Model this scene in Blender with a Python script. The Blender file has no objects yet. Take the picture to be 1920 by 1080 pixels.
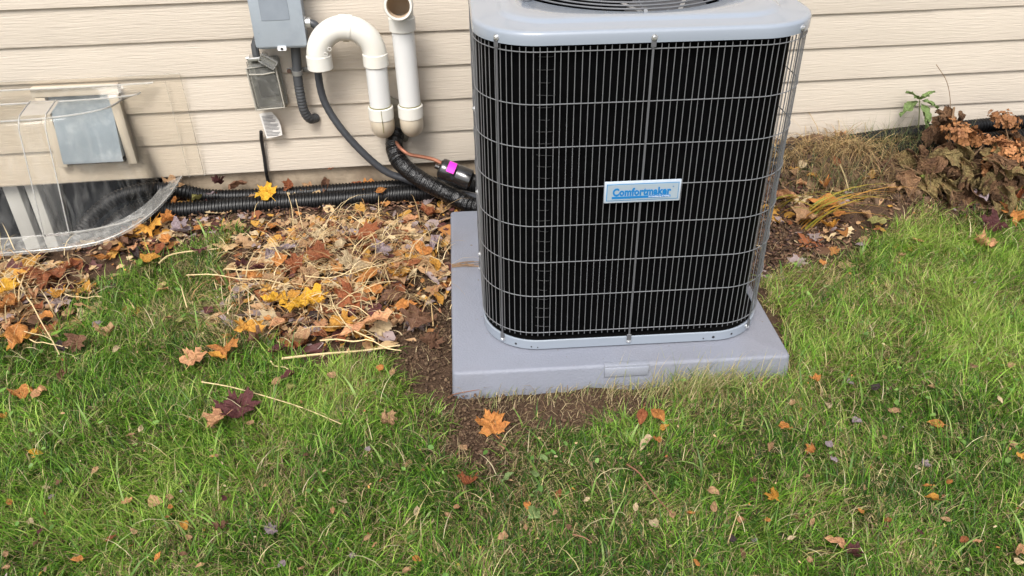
import bpy, bmesh, math, random
import numpy as np
from mathutils import Vector, Matrix

SC = bpy.context.scene
COL = SC.collection
PI = math.pi

# ------------------------------------------------------------------ camera
def set_camera():
    cam = bpy.data.cameras.new('camera'); o = bpy.data.objects.new('camera', cam); COL.objects.link(o)
    pitch, yaw, roll = 0.58386, 0.10028, -0.01328
    fw = Vector((math.sin(yaw)*math.cos(pitch), math.cos(yaw)*math.cos(pitch), -math.sin(pitch)))
    r = Vector((math.cos(yaw), -math.sin(yaw), 0)); u = r.cross(fw)
    c, s = math.cos(roll), math.sin(roll)
    r, u = c*r + s*u, -s*r + c*u
    m = Matrix((r, u, -fw)).transposed().to_4x4(); m.translation = Vector((-0.48293, -2.12347, 1.4532))
    o.matrix_world = m
    cam.lens = 28.6789; cam.sensor_width = 36; cam.clip_start = .05; cam.clip_end = 400
    SC.camera = o
set_camera()

# ------------------------------------------------------------------ sky, sun, exposure
SUN_EL, SUN_AZ = math.radians(52), math.radians(200)      # azimuth clockwise from +Y (the wall); the sun stands behind the camera
w = bpy.data.worlds.new('World'); SC.world = w; w.use_nodes = True
nt = w.node_tree; nt.nodes.clear()
sky = nt.nodes.new('ShaderNodeTexSky'); sky.sky_type = 'NISHITA'; sky.sun_disc = False
sky.sun_elevation = SUN_EL; sky.sun_rotation = SUN_AZ; sky.air_density = 1.0; sky.dust_density = 4.0; sky.ozone_density = 1.0
hs = nt.nodes.new('ShaderNodeHueSaturation'); hs.inputs['Saturation'].default_value = .42   # an overcast sky: the same dome, its blue muted by cloud
bg = nt.nodes.new('ShaderNodeBackground'); bg.inputs['Strength'].default_value = .135
out = nt.nodes.new('ShaderNodeOutputWorld')
nt.links.new(sky.outputs[0], hs.inputs['Color']); nt.links.new(hs.outputs[0], bg.inputs[0]); nt.links.new(bg.outputs[0], out.inputs[0])
sl = bpy.data.lights.new('sun', 'SUN'); sl.energy = 1.5; sl.angle = math.radians(20); sl.color = (1, .965, .91)
so = bpy.data.objects.new('sun', sl); COL.objects.link(so)
sd = Vector((math.sin(SUN_AZ)*math.cos(SUN_EL), math.cos(SUN_AZ)*math.cos(SUN_EL), math.sin(SUN_EL)))
so.rotation_euler = sd.to_track_quat('Z', 'Y').to_euler()
SC.view_settings.view_transform = 'Standard'; SC.view_settings.look = 'None'
SC.view_settings.exposure = 0.92; SC.view_settings.gamma = 1
SC.view_settings.use_curve_mapping = False
SC.cycles.max_bounces = 10; SC.cycles.transparent_max_bounces = 24; SC.cycles.caustics_reflective = False; SC.cycles.caustics_refractive = False

# ------------------------------------------------------------------ materials
def material(name, col, rough=.6, metal=0, spec=.5, noise=None, bump=None, spots=None, coat=0, rnd=0, hue2=None, obj_rand=0):
    """procedural principled material. noise=(scale, amount): value mottling; hue2=(colour, scale, lo, hi): second tone through noise;
    bump=(scale, strength, distance, stretch xyz); spots=(scale, colour, threshold)"""
    m = bpy.data.materials.new(name); m.use_nodes = True
    t = m.node_tree; b = t.nodes['Principled BSDF']; L = t.links.new
    b.inputs['Roughness'].default_value = rough; b.inputs['Metallic'].default_value = metal
    b.inputs['Specular IOR Level'].default_value = spec; b.inputs['Coat Weight'].default_value = coat
    tc = t.nodes.new('ShaderNodeTexCoord'); co = tc.outputs['Object']
    rgb = t.nodes.new('ShaderNodeRGB'); rgb.outputs[0].default_value = (*col, 1); cur = rgb.outputs[0]
    def ntex(scale, detail=4, r=.6, src=None):
        n = t.nodes.new('ShaderNodeTexNoise'); n.inputs['Scale'].default_value = scale; n.inputs['Detail'].default_value = detail
        n.inputs['Roughness'].default_value = r; L(src or co, n.inputs['Vector']); return n.outputs['Fac']
    def ramp(src, lo, hi):
        r = t.nodes.new('ShaderNodeMapRange'); r.inputs[1].default_value = lo; r.inputs[2].default_value = hi; L(src, r.inputs[0]); return r.outputs[0]
    def mix(fac, a, bb, mode='MIX'):
        x = t.nodes.new('ShaderNodeMix'); x.data_type = 'RGBA'; x.blend_type = mode
        if isinstance(fac, float): x.inputs[0].default_value = fac
        else: L(fac, x.inputs[0])
        L(a, x.inputs[6])
        if isinstance(bb, tuple): x.inputs[7].default_value = (*bb, 1)
        else: L(bb, x.inputs[7])
        return x.outputs[2]
    if hue2: cur = mix(ramp(ntex(hue2[1]), hue2[2], hue2[3]), cur, hue2[0])
    if noise:
        g = t.nodes.new('ShaderNodeMapRange'); g.inputs[1].default_value = .25; g.inputs[2].default_value = .75
        g.inputs[3].default_value = 1-noise[1]; g.inputs[4].default_value = 1+noise[1]; L(ntex(noise[0], 6), g.inputs[0])
        cc = t.nodes.new('ShaderNodeCombineColor'); [L(g.outputs[0], cc.inputs[i]) for i in range(3)]
        cur = mix(1.0, cur, cc.outputs[0], 'MULTIPLY')
    if spots: cur = mix(ramp(ntex(spots[0], 3), spots[2], spots[2]+.05), cur, spots[1])
    if obj_rand:
        oi = t.nodes.new('ShaderNodeObjectInfo'); g = t.nodes.new('ShaderNodeMapRange')
        g.inputs[3].default_value = 1-obj_rand; g.inputs[4].default_value = 1+obj_rand; L(oi.outputs['Random'], g.inputs[0])
        cc = t.nodes.new('ShaderNodeCombineColor'); [L(g.outputs[0], cc.inputs[i]) for i in range(3)]
        cur = mix(1.0, cur, cc.outputs[0], 'MULTIPLY')
    L(cur, b.inputs['Base Color'])
    if bump:
        mp = t.nodes.new('ShaderNodeMapping'); mp.inputs['Scale'].default_value = bump[3] if len(bump) > 3 else (1, 1, 1)
        L(co, mp.inputs['Vector']); bp = t.nodes.new('ShaderNodeBump'); bp.inputs['Strength'].default_value = bump[1]; bp.inputs['Distance'].default_value = bump[2]
        L(ntex(bump[0], 5, .6, mp.outputs[0]), bp.inputs['Height']); L(bp.outputs[0], b.inputs['Normal'])
    return m

def attr_material(name, rough=.6, transl=.0, spec=.3):
    """colour comes from the per-face colour attribute 'tint' (each blade, chip or scrap has its own colour)"""
    m = bpy.data.materials.new(name); m.use_nodes = True; t = m.node_tree; b = t.nodes['Principled BSDF']; L = t.links.new
    a = t.nodes.new('ShaderNodeAttribute'); a.attribute_name = 'tint'
    b.inputs['Roughness'].default_value = rough; b.inputs['Specular IOR Level'].default_value = spec
    L(a.outputs['Color'], b.inputs['Base Color'])
    if transl:
        tr = t.nodes.new('ShaderNodeBsdfTranslucent'); L(a.outputs['Color'], tr.inputs[0])
        mx = t.nodes.new('ShaderNodeMixShader'); mx.inputs[0].default_value = transl
        L(b.outputs[0], mx.inputs[1]); L(tr.outputs[0], mx.inputs[2]); L(mx.outputs[0], t.nodes['Material Output'].inputs[0])
    return m

def plastic_sheet(name, tint, haze, scale=(3, 3, 3), rough=.12, ior=1.45, streak=.1):
    """clear plastic: see-through, glossy by angle, with milky smears, on the well cover painted-in reflections"""
    m = bpy.data.materials.new(name); m.use_nodes = True; t = m.node_tree; t.nodes.clear(); L = t.links.new; N = t.nodes.new
    tc = N('ShaderNodeTexCoord'); mp = N('ShaderNodeMapping'); mp.inputs['Scale'].default_value = scale; L(tc.outputs['Object'], mp.inputs[0])
    n = N('ShaderNodeTexNoise'); n.inputs['Scale'].default_value = 5; n.inputs['Detail'].default_value = 7; n.inputs['Roughness'].default_value = .65; n.inputs['Distortion'].default_value = 1.2; L(mp.outputs[0], n.inputs['Vector'])
    mr = N('ShaderNodeMapRange'); mr.inputs[1].default_value = .46; mr.inputs[2].default_value = .72; mr.inputs[3].default_value = haze; mr.inputs[4].default_value = haze+streak; L(n.outputs['Fac'], mr.inputs[0])
    bp = N('ShaderNodeBump'); bp.inputs['Strength'].default_value = .05; bp.inputs['Distance'].default_value = .004; L(n.outputs['Fac'], bp.inputs['Height'])
    tr = N('ShaderNodeBsdfTransparent'); tr.inputs[0].default_value = (*tint, 1)
    df = N('ShaderNodeBsdfDiffuse'); df.inputs[0].default_value = (.75, .74, .70, 1)
    gl = N('ShaderNodeBsdfGlossy'); gl.inputs['Roughness'].default_value = rough; L(bp.outputs[0], gl.inputs['Normal'])
    fr = N('ShaderNodeFresnel'); fr.inputs['IOR'].default_value = ior; L(bp.outputs[0], fr.inputs['Normal'])
    m1 = N('ShaderNodeMixShader'); L(mr.outputs[0], m1.inputs[0]); L(tr.outputs[0], m1.inputs[1]); L(df.outputs[0], m1.inputs[2])
    m2 = N('ShaderNodeMixShader'); L(fr.outputs[0], m2.inputs[0]); L(m1.outputs[0], m2.inputs[1]); L(gl.outputs[0], m2.inputs[2])
    o = N('ShaderNodeOutputMaterial'); L(m2.outputs[0], o.inputs[0])
    return m

# ------------------------------------------------------------------ object helpers
def tag(o, label=None, cat=None, group=None, kind=None):
    for k, v in (('label', label), ('category', cat), ('group', group), ('kind', kind)):
        if v: o[k] = v
    return o
def thing(name, label, cat, loc=(0, 0, 0), rotz=0, group=None):
    o = bpy.data.objects.new(name, None); COL.objects.link(o); o.location = loc; o.rotation_euler = (0, 0, rotz); o.empty_display_size = .05
    return tag(o, label, cat, group)
def link(name, me, mats, parent=None, kind=None):
    o = bpy.data.objects.new(name, me); COL.objects.link(o)
    if not me.materials:
        for m in (mats if isinstance(mats, (list, tuple)) else [mats]): me.materials.append(m)
    if parent is not None: o.parent = parent
    if kind: o['kind'] = kind
    return o

class MB:
    """a mesh under construction"""
    def __init__(s): s.v = []; s.f = []; s.mi = []
    def add(s, vs, fs, mi=0):
        o = len(s.v); s.v += [tuple(p) for p in vs]; s.f += [tuple(i+o for i in f) for f in fs]; s.mi += [mi]*len(fs); return s
    def mesh(s, name, smooth=35):
        me = bpy.data.meshes.new(name); me.from_pydata(s.v, [], s.f); 
        if any(s.mi): me.polygons.foreach_set('material_index', s.mi)
        if smooth:
            me.polygons.foreach_set('use_smooth', [True]*len(me.polygons)); me.set_sharp_from_angle(angle=math.radians(smooth))
        me.update(); return me
    def build(s, name, mats, parent=None, smooth=35, kind=None): return link(name, s.mesh(name, smooth), mats, parent, kind)
    def bevel_box(s, c, size, bev=.004, seg=2, mi=0, rot=None):
        bm = bmesh.new(); bmesh.ops.create_cube(bm, size=1)
        for v in bm.verts: v.co = Vector((v.co.x*size[0], v.co.y*size[1], v.co.z*size[2]))
        if bev: bmesh.ops.bevel(bm, geom=bm.edges[:], offset=bev, segments=seg, profile=.5, affect='EDGES')
        c = Vector(c); bm.verts.ensure_lookup_table()
        s.add([(rot @ v.co if rot else v.co)+c for v in bm.verts], [[v.index for v in f.verts] for f in bm.faces], mi); bm.free(); return s
    def rings(s, rings, closed=True, cap0=False, cap1=False, mi=0):
        n = len(rings[0]); vs = [p for r in rings for p in r]; fs = []
        for i in range(len(rings)-1):
            for j in range(n if closed else n-1):
                k = (j+1) % n; fs.append((i*n+j, i*n+k, (i+1)*n+k, (i+1)*n+j))
        if cap0: fs.append(tuple(range(n))[::-1])
        if cap1: fs.append(tuple((len(rings)-1)*n+j for j in range(n)))
        return s.add(vs, fs, mi)
    def tube(s, path, rad, seg=12, cap=True, mi=0, inner=None):
        P = [Vector(p) for p in path]; n = len(P)
        T = [(P[min(i+1, n-1)]-P[max(i-1, 0)]).normalized() for i in range(n)]
        for i in range(1, n):
            if T[i].dot(T[i-1]) < 0: T[i] = -T[i]
        a = Vector((0, 0, 1)) if abs(T[0].z) < .9 else Vector((1, 0, 0))
        N = (a-T[0]*a.dot(T[0])).normalized(); R = []
        for i in range(n):
            N = (N-T[i]*N.dot(T[i])).normalized(); B = T[i].cross(N)
            r = rad(i, n) if callable(rad) else (rad[i] if isinstance(rad, (list, tuple)) else rad)
            R.append([P[i]+(N*math.cos(2*PI*j/seg)+B*math.sin(2*PI*j/seg))*r for j in range(seg)])
        return s.rings(R, True, cap, cap, mi)
    def cyl(s, a, b, r, seg=12, cap=True, mi=0, r2=None): return s.tube([a, b], [r, r if r2 is None else r2], seg, cap, mi)

def spline(pts, n, closed=False):
    """Catmull-Rom through pts, n samples evenly by arc length"""
    P = np.array(pts, float); Q = np.vstack([2*P[0]-P[1], P, 2*P[-1]-P[-2]]); S = []
    for i in range(len(P)-1):
        for t in np.linspace(0, 1, 40, endpoint=False):
            a, b, c, d = Q[i:i+4]; S.append(.5*((2*b)+(-a+c)*t+(2*a-5*b+4*c-d)*t*t+(-a+3*b-3*c+d)*t**3))
    S.append(P[-1]); S = np.array(S); L = np.r_[0, np.cumsum(np.linalg.norm(np.diff(S, axis=0), axis=1))]
    t = np.linspace(0, L[-1], n); return np.stack([np.interp(t, L, S[:, k]) for k in range(S.shape[1])], 1)

def fast_mesh(name, verts, tris, mat, colors=None, kind='stuff', parent=None, smooth=False):
    """numpy arrays to a mesh of triangles; colors: one per vertex"""
    me = bpy.data.meshes.new(name); nv, nf = len(verts), len(tris)
    me.vertices.add(nv); me.vertices.foreach_set('co', np.ascontiguousarray(verts, np.float32).ravel())
    me.loops.add(nf*3); me.loops.foreach_set('vertex_index', np.ascontiguousarray(tris, np.int32).ravel())
    me.polygons.add(nf); me.polygons.foreach_set('loop_start', np.arange(0, nf*3, 3, dtype=np.int32))
    me.update(calc_edges=True)
    if smooth: me.polygons.foreach_set('use_smooth', np.ones(nf, bool))
    if colors is not None:
        at = me.color_attributes.new('tint', 'FLOAT_COLOR', 'POINT')
        c = np.ones((nv, 4), np.float32); c[:, :3] = colors; at.data.foreach_set('color', c.ravel())
    return link(name, me, mat, parent, kind)

# ------------------------------------------------------------------ the lie of the ground
def ss(a, b, v):
    t = np.clip((v-a)/(b-a), 0, 1); return t*t*(3-2*t)
def hh(x, y):
    x = np.asarray(x, float); y = np.asarray(y, float)
    wl = ss(.25, .75, y)*.035; wr = ss(.10, .75, y)*.115*ss(.45, .95, x)
    h = np.maximum(wl*(1-ss(-.6, .6, x)), wr)
    h = h+.035*np.exp(-(((x+.75)/.36)**2+((y-.22)/.24)**2)**1.5)
    h = h+.03*np.exp(-(((x+1.95)/.30)**2+((y-.10)/.20)**2)**1.5)
    h = h+.022*np.exp(-(((x-1.06)/.20)**2+((y-.62)/.13)**2))
    return h-.012*np.exp(-(((x+.25)/.34)**2+((y+.62)/.12)**2))
_R = np.random.RandomState(11); _G = _R.rand(6, 256, 256)
def vnoise(x, y, scale, k=0):
    """smooth value noise 0..1"""
    u = np.asarray(x)*scale+40; v = np.asarray(y)*scale+40; i = np.floor(u).astype(int); j = np.floor(v).astype(int); a = u-i; b = v-j
    a = a*a*(3-2*a); b = b*b*(3-2*b); g = _G[k]; m = 255
    return (g[i & m, j & m]*(1-a)+g[(i+1) & m, j & m]*a)*(1-b)+(g[i & m, (j+1) & m]*(1-a)+g[(i+1) & m, (j+1) & m]*a)*b
def poly_dist(x, y, P):
    """signed distance to polygon P, positive inside"""
    x = np.asarray(x, float); y = np.asarray(y, float); d = np.full(x.shape, 1e9); c = np.zeros(x.shape, bool); n = len(P)
    for i in range(n):
        (x1, y1), (x2, y2) = P[i], P[(i+1) % n]; dx, dy = x2-x1, y2-y1; L = dx*dx+dy*dy+1e-12
        t = np.clip(((x-x1)*dx+(y-y1)*dy)/L, 0, 1); d = np.minimum(d, (x-x1-t*dx)**2+(y-y1-t*dy)**2)
        c ^= ((y1 > y) != (y2 > y)) & (x < dx*(y-y1)/(dy+1e-12)+x1)
    return np.where(c, 1, -1)*np.sqrt(d)
PAD_ROT = -.03856
def in_pad(x, y, m=0):
    c, s = math.cos(PAD_ROT), math.sin(PAD_ROT); return (np.abs(c*x+s*y) < .457+m) & (np.abs(-s*x+c*y) < .457+m)
WALL_Y = .7797
WELL = (-2.0, .50, .30)       # window well: centre x, half width, depth from the wall
def in_well(x, y, m=0): return ((x-WELL[0])/(WELL[1]+m))**2+((y-WALL_Y)/(WELL[2]+m))**2 < 1
LAWN = [(-1.78, -0.087), (-1.689, -0.091), (-1.648, 0.044), (-1.638, 0.222), (-1.549, 0.291), (-1.437, 0.363), (-1.311, 0.485), (-1.24, 0.553), (-1.186, 0.515), (-1.207, 0.369), (-1.182, 0.229), (-1.078, 0.002), (-1.038, -0.14), (-0.965, -0.249), (-0.843, -0.288), (-0.696, -0.245), (-0.627, -0.241), (-0.627, -0.338), (-0.562, -0.436), (-0.496, -0.508), (-0.485, -0.628), (-0.445, -0.724), (-0.386, -0.722), (-0.343, -0.617), (-0.264, -0.587), (-0.2, -0.614), (-0.133, -0.552), (-0.025, -0.575), (0.063, -0.538), (0.135, -0.458), (0.332, -0.455), (0.431, -0.512), (0.503, -0.38), (0.53, -0.225), (0.552, -0.036), (0.656, 0.047), (0.802, 0.046), (0.891, 0.139), (1.042, 0.23), (1.26, 0.341), (1.391, 0.284), (1.668, 0.33), (2.447, 0.294), (1.164, -1.469), (-2.041, -1.102), (-2.574, 0.023)]
# leaves: x, y, lift (or z), absolute z?, length, colour, shape, label, group
LEAVES = [
(-1.615, -0.331, 0.02, 0, 0.0742, 'orange', 'crumple', 'crumpled orange maple leaf on the grass at the left edge of the lawn', 'fallen leaves'),
(-1.569, -0.343, 0.02, 0, 0.0626, 'peach', 'oval', 'long pale orange leaf overlapping a crumpled orange maple leaf at the left edge', 'fallen leaves'),
(-1.633, -0.423, 0.02, 0, 0.0358, 'golden', 'fragment', 'golden torn leaf scrap in the grass on the left', 'fallen leaves'),
(-1.501, -0.564, 0.02, 0, 0.034, 'yellow', 'oval', 'small bright yellow leaf alone in the grass at the lower left', 'fallen leaves'),
(-1.525, -0.288, 0.03, 0, 0.0523, 'brown', 'fold', 'curled brown leaf standing on edge in the grass at the left', 'fallen leaves'),
(-1.035, -0.467, 0.035, 0, 0.0911, 'maroon', 'maple', 'dark maroon maple leaf lying on the lawn beside a tan one', 'fallen leaves'),
(-1.078, -0.521, 0.03, 0, 0.0621, 'peach', 'maple', 'tan maple leaf tucked under the dark maroon one on the lawn', 'fallen leaves'),
(-0.995, -0.526, 0.02, 0, 0.0325, 'tan', 'fragment', 'tan torn leaf scrap in the grass on the left', 'fallen leaves'),
(-0.95, -0.357, 0.02, 0, 0.0348, 'tan', 'oval', 'tan oval leaf in the grass left of the bare soil, leftmost of two', 'fallen leaves'),
(-0.92, -0.351, 0.02, 0, 0.0436, 'maroon', 'fold', 'dark maroon folded leaf in the grass left of the bare soil', 'fallen leaves'),
(-0.905, -0.389, 0.02, 0, 0.0373, 'olive', 'fragment', 'olive torn leaf scrap in the grass left of the bare soil', 'fallen leaves'),
(-1.284, -0.534, 0.02, 0, 0.024, 'tan', 'oval', 'tan oval leaf in the grass on the left, leftmost of two', 'fallen leaves'),
(-1.262, -0.519, 0.02, 0, 0.0215, 'pale', 'oval', 'pale straw oval leaf in the grass on the left', 'fallen leaves'),
(-1.233, -0.755, 0.02, 0, 0.0365, 'peach', 'fragment', 'light peach-tan torn leaf scrap low in the grass at the lower left', 'fallen leaves'),
(-1.167, -0.761, 0.02, 0, 0.0487, 'tan', 'fragment', 'angular tan leaf scrap with a torn corner on the lower left lawn', 'fallen leaves'),
(-1.127, -0.789, 0.02, 0, 0.0169, 'orange', 'fragment', 'orange torn leaf scrap low in the grass at the lower left', 'fallen leaves'),
(-1.139, -0.752, 0.02, 0, 0.0221, 'tan', 'fragment', 'tan torn leaf scrap low in the grass at the lower left, middle one of three', 'fallen leaves'),
(-1.429, -0.696, 0.02, 0, 0.0273, 'pale', 'fragment', 'pale straw torn leaf scrap low in the grass at the lower left, rightmost of two', 'fallen leaves'),
(-1.404, -0.68, 0.02, 0, 0.025, 'brown', 'fragment', 'brown torn leaf scrap low in the grass at the lower left', 'fallen leaves'),
(-1.331, -0.654, 0.02, 0, 0.0228, 'tan', 'oval', 'tan oval leaf low in the grass at the lower left, second from left', 'fallen leaves'),
(-1.06, -0.636, 0.02, 0, 0.0233, 'tan', 'oval', 'tan oval leaf in the grass on the left, rightmost of two', 'fallen leaves'),
(-0.894, -0.874, 0.02, 0, 0.0281, 'lilac', 'maple', 'tiny lilac-grey star-shaped leaf on the lower lawn', 'fallen leaves'),
(-1.008, -0.859, 0.02, 0, 0.0329, 'brown', 'crumple', 'crumpled brown leaf on the lower left lawn', 'fallen leaves'),
(-1.239, -0.857, 0.02, 0, 0.0233, 'rust', 'oval', 'rust red oval leaf low in the grass at the lower left', 'fallen leaves'),
(-1.083, -0.846, 0.02, 0, 0.0259, 'golden', 'oval', 'golden oval leaf low in the grass at the lower left', 'fallen leaves'),
(-1.19, -0.851, 0.02, 0, 0.021, 'tan', 'oval', 'tan oval leaf low in the grass at the lower left, third from left', 'fallen leaves'),
(-1.389, -0.858, 0.02, 0, 0.0277, 'brown', 'oval', 'brown oval leaf low in the grass at the lower left, leftmost of two', 'fallen leaves'),
(-1.289, -0.91, 0.02, 0, 0.0249, 'orange', 'oval', 'orange oval leaf low in the grass at the lower left, middle one of three', 'fallen leaves'),
(-1.449, -0.875, 0.02, 0, 0.0228, 'tan', 'oval', 'tan oval leaf low in the grass at the lower left, leftmost of four', 'fallen leaves'),
(-1.503, -0.72, 0.02, 0, 0.0245, 'orange', 'oval', 'orange oval leaf low in the grass at the lower left, leftmost of three', 'fallen leaves'),
(-0.764, -0.834, 0.02, 0, 0.0192, 'peach', 'oval', 'light peach-tan oval leaf in the lower lawn below the bare soil, leftmost of two', 'fallen leaves'),
(-0.744, -0.811, 0.02, 0, 0.0243, 'pale', 'oval', 'pale straw oval leaf in the lower lawn below the bare soil, leftmost of two', 'fallen leaves'),
(-0.644, -0.559, 0.02, 0, 0.0489, 'tan', 'crumple', 'crumpled pinkish tan leaf on the lawn left of the bare soil', 'fallen leaves'),
(-0.592, -0.703, 0.02, 0, 0.0282, 'tan', 'fragment', 'tan torn leaf scrap in the grass left of the bare soil, rightmost of two', 'fallen leaves'),
(-0.386, -0.569, 0.012, 0, 0.085, 'orange', 'maple', 'bright orange maple leaf lying flat on bare soil before the pad', 'fallen leaves'),
(-0.462, -0.656, 0.02, 0, 0.0263, 'tan', 'oval', 'tan oval leaf in the lower lawn below the bare soil, fifth from left of six', 'fallen leaves'),
(-0.366, -0.676, 0.02, 0, 0.0289, 'tan', 'oval', 'tan oval leaf in the lower lawn below the bare soil, rightmost of six', 'fallen leaves'),
(-0.455, -0.797, 0.03, 0, 0.0519, 'rust', 'fold', 'folded rust leaf with a tan edge below the orange maple leaf', 'fallen leaves'),
(-0.577, -0.86, 0.02, 0, 0.0239, 'pale', 'oval', 'pale straw oval leaf in the lower lawn below the bare soil, rightmost of two', 'fallen leaves'),
(-0.489, -0.86, 0.02, 0, 0.024, 'peach', 'fragment', 'light peach-tan torn leaf scrap in the lower lawn below the bare soil', 'fallen leaves'),
(-0.507, -0.884, 0.02, 0, 0.0214, 'tan', 'oval', 'tan oval leaf in the lower lawn below the bare soil, fourth from left of six', 'fallen leaves'),
(-0.856, -0.973, 0.02, 0, 0.0247, 'lilac', 'fragment', 'lilac-grey torn leaf scrap in the lower lawn below the bare soil, leftmost of two', 'fallen leaves'),
(-0.819, -0.984, 0.02, 0, 0.0156, 'tan', 'oval', 'tan oval leaf in the lower lawn below the bare soil, leftmost of six', 'fallen leaves'),
(-0.392, -0.955, 0.02, 0, 0.03, 'tan', 'fragment', 'tan torn leaf scrap in the lower lawn below the bare soil, rightmost of two', 'fallen leaves'),
(-0.578, -0.989, 0.02, 0, 0.0225, 'orange', 'oval', 'orange oval leaf in the lower lawn below the bare soil', 'fallen leaves'),
(-0.599, -1.013, 0.02, 0, 0.0267, 'tan', 'oval', 'tan oval leaf in the lower lawn below the bare soil, third from left of six', 'fallen leaves'),
(-0.666, -0.947, 0.02, 0, 0.016, 'peach', 'oval', 'light peach-tan oval leaf in the lower lawn below the bare soil, rightmost of two', 'fallen leaves'),
(-0.683, -0.924, 0.02, 0, 0.0208, 'tan', 'oval', 'tan oval leaf in the lower lawn below the bare soil, second from left of six', 'fallen leaves'),
(-1.026, -0.958, 0.02, 0, 0.0201, 'tan', 'oval', 'tan oval leaf low in the grass at the lower left, rightmost of four', 'fallen leaves'),
(-1.009, -0.78, 0.02, 0, 0.0195, 'maroon', 'fragment', 'dark maroon torn leaf scrap low in the grass at the lower left, rightmost of two', 'fallen leaves'),
(-0.924, -0.745, 0.02, 0, 0.0174, 'tan', 'fragment', 'tan torn leaf scrap in the lower lawn below the bare soil, leftmost of two', 'fallen leaves'),
(-0.716, -0.962, 0.02, 0, 0.0181, 'lilac', 'fragment', 'lilac-grey torn leaf scrap in the lower lawn below the bare soil, rightmost of two', 'fallen leaves'),
(-1.073, -0.916, 0.02, 0, 0.0182, 'brown', 'oval', 'brown oval leaf low in the grass at the lower left, rightmost of two', 'fallen leaves'),
(-1.432, -0.787, 0.02, 0, 0.0214, 'pale', 'fragment', 'pale straw torn leaf scrap low in the grass at the lower left, leftmost of two', 'fallen leaves'),
(-1.399, -0.821, 0.02, 0, 0.0211, 'maroon', 'fragment', 'dark maroon torn leaf scrap low in the grass at the lower left, leftmost of two', 'fallen leaves'),
(-1.12, -0.928, 0.02, 0, 0.0203, 'orange', 'oval', 'orange oval leaf low in the grass at the lower left, rightmost of three', 'fallen leaves'),
(-1.428, -0.916, 0.02, 0, 0.0224, 'tan', 'fragment', 'tan torn leaf scrap low in the grass at the lower left, leftmost of three', 'fallen leaves'),
(-1.409, -0.72, 0.02, 0, 0.0196, 'lilac', 'fragment', 'lilac-grey torn leaf scrap low in the grass at the lower left', 'fallen leaves'),
(-1.071, -0.874, 0.02, 0, 0.0209, 'tan', 'fragment', 'tan torn leaf scrap low in the grass at the lower left, rightmost of three', 'fallen leaves'),
(-0.842, -0.651, 0.02, 0, 0.0182, 'brown', 'fragment', 'brown torn leaf scrap in the grass left of the bare soil', 'fallen leaves'),
(-0.694, -0.649, 0.02, 0, 0.0209, 'lilac', 'fragment', 'lilac-grey torn leaf scrap in the grass left of the bare soil', 'fallen leaves'),
(-0.011, -0.638, 0.04, 0, 0.0564, 'rust', 'oval', 'rust coloured leaf of a joined pair on the grass before the pad', 'fallen leaves'),
(0.033, -0.637, 0.04, 0, 0.0566, 'orange', 'oval', 'orange-brown leaf of a joined pair on the grass before the pad', 'fallen leaves'),
(-0.014, -0.711, 0.02, 0, 0.0472, 'pale', 'fold', 'crooked pale yellow leaf scrap below a rust leaf pair before the pad', 'fallen leaves'),
(0.015, -0.7, 0.02, 0, 0.0343, 'orange', 'fragment', 'orange torn leaf scrap in the grass before the pad', 'fallen leaves'),
(0.041, -0.664, 0.02, 0, 0.0295, 'golden', 'oval', 'golden oval leaf in the grass before the pad', 'fallen leaves'),
(-0.329, -0.873, 0.02, 0, 0.0241, 'orange', 'oval', 'orange oval leaf on the lawn nearest the camera, leftmost of two', 'fallen leaves'),
(-0.255, -0.853, 0.02, 0, 0.0293, 'rust', 'oval', 'rust red oval leaf on the lawn nearest the camera', 'fallen leaves'),
(-0.09, -0.91, 0.02, 0, 0.0263, 'pale', 'oval', 'pale straw oval leaf on the lawn nearest the camera, middle one of three', 'fallen leaves'),
(-0.06, -0.96, 0.02, 0, 0.0328, 'pale', 'fragment', 'pale straw torn leaf scrap on the lawn nearest the camera', 'fallen leaves'),
(-0.013, -0.936, 0.02, 0, 0.0261, 'tan', 'oval', 'tan oval leaf on the lawn nearest the camera, third from left of five', 'fallen leaves'),
(0.023, -0.943, 0.02, 0, 0.0237, 'orange', 'fragment', 'orange torn leaf scrap on the lawn nearest the camera, leftmost of two', 'fallen leaves'),
(0.085, -0.925, 0.02, 0, 0.0288, 'tan', 'oval', 'tan oval leaf on the lawn nearest the camera, rightmost of five', 'fallen leaves'),
(0.094, -0.889, 0.02, 0, 0.0317, 'tan', 'oval', 'tan oval leaf on the lawn nearest the camera, fourth from left of five', 'fallen leaves'),
(0.129, -0.972, 0.02, 0, 0.0258, 'peach', 'fragment', 'light peach-tan torn leaf scrap on the lawn nearest the camera', 'fallen leaves'),
(0.229, -0.915, 0.02, 0, 0.0363, 'golden', 'fold', 'curled golden leaf on the lawn below the right corner of the pad', 'fallen leaves'),
(0.185, -0.979, 0.02, 0, 0.0211, 'orange', 'fragment', 'orange torn leaf scrap on the lawn nearest the camera, rightmost of two', 'fallen leaves'),
(0.261, -0.985, 0.02, 0, 0.0353, 'brown', 'fold', 'brown folded leaf on the lawn nearest the camera', 'fallen leaves'),
(0.218, -1.035, 0.02, 0, 0.0206, 'pale', 'oval', 'pale straw oval leaf on the lawn nearest the camera, rightmost of three', 'fallen leaves'),
(0.098, -1.018, 0.02, 0, 0.0253, 'dark', 'fragment', 'blackish torn leaf scrap on the lawn nearest the camera', 'fallen leaves'),
(0.105, -1.054, 0.02, 0, 0.0271, 'brown', 'oval', 'brown oval leaf on the lawn nearest the camera', 'fallen leaves'),
(0.144, -1.023, 0.02, 0, 0.0207, 'lilac', 'fragment', 'lilac-grey torn leaf scrap on the lawn nearest the camera', 'fallen leaves'),
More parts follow.
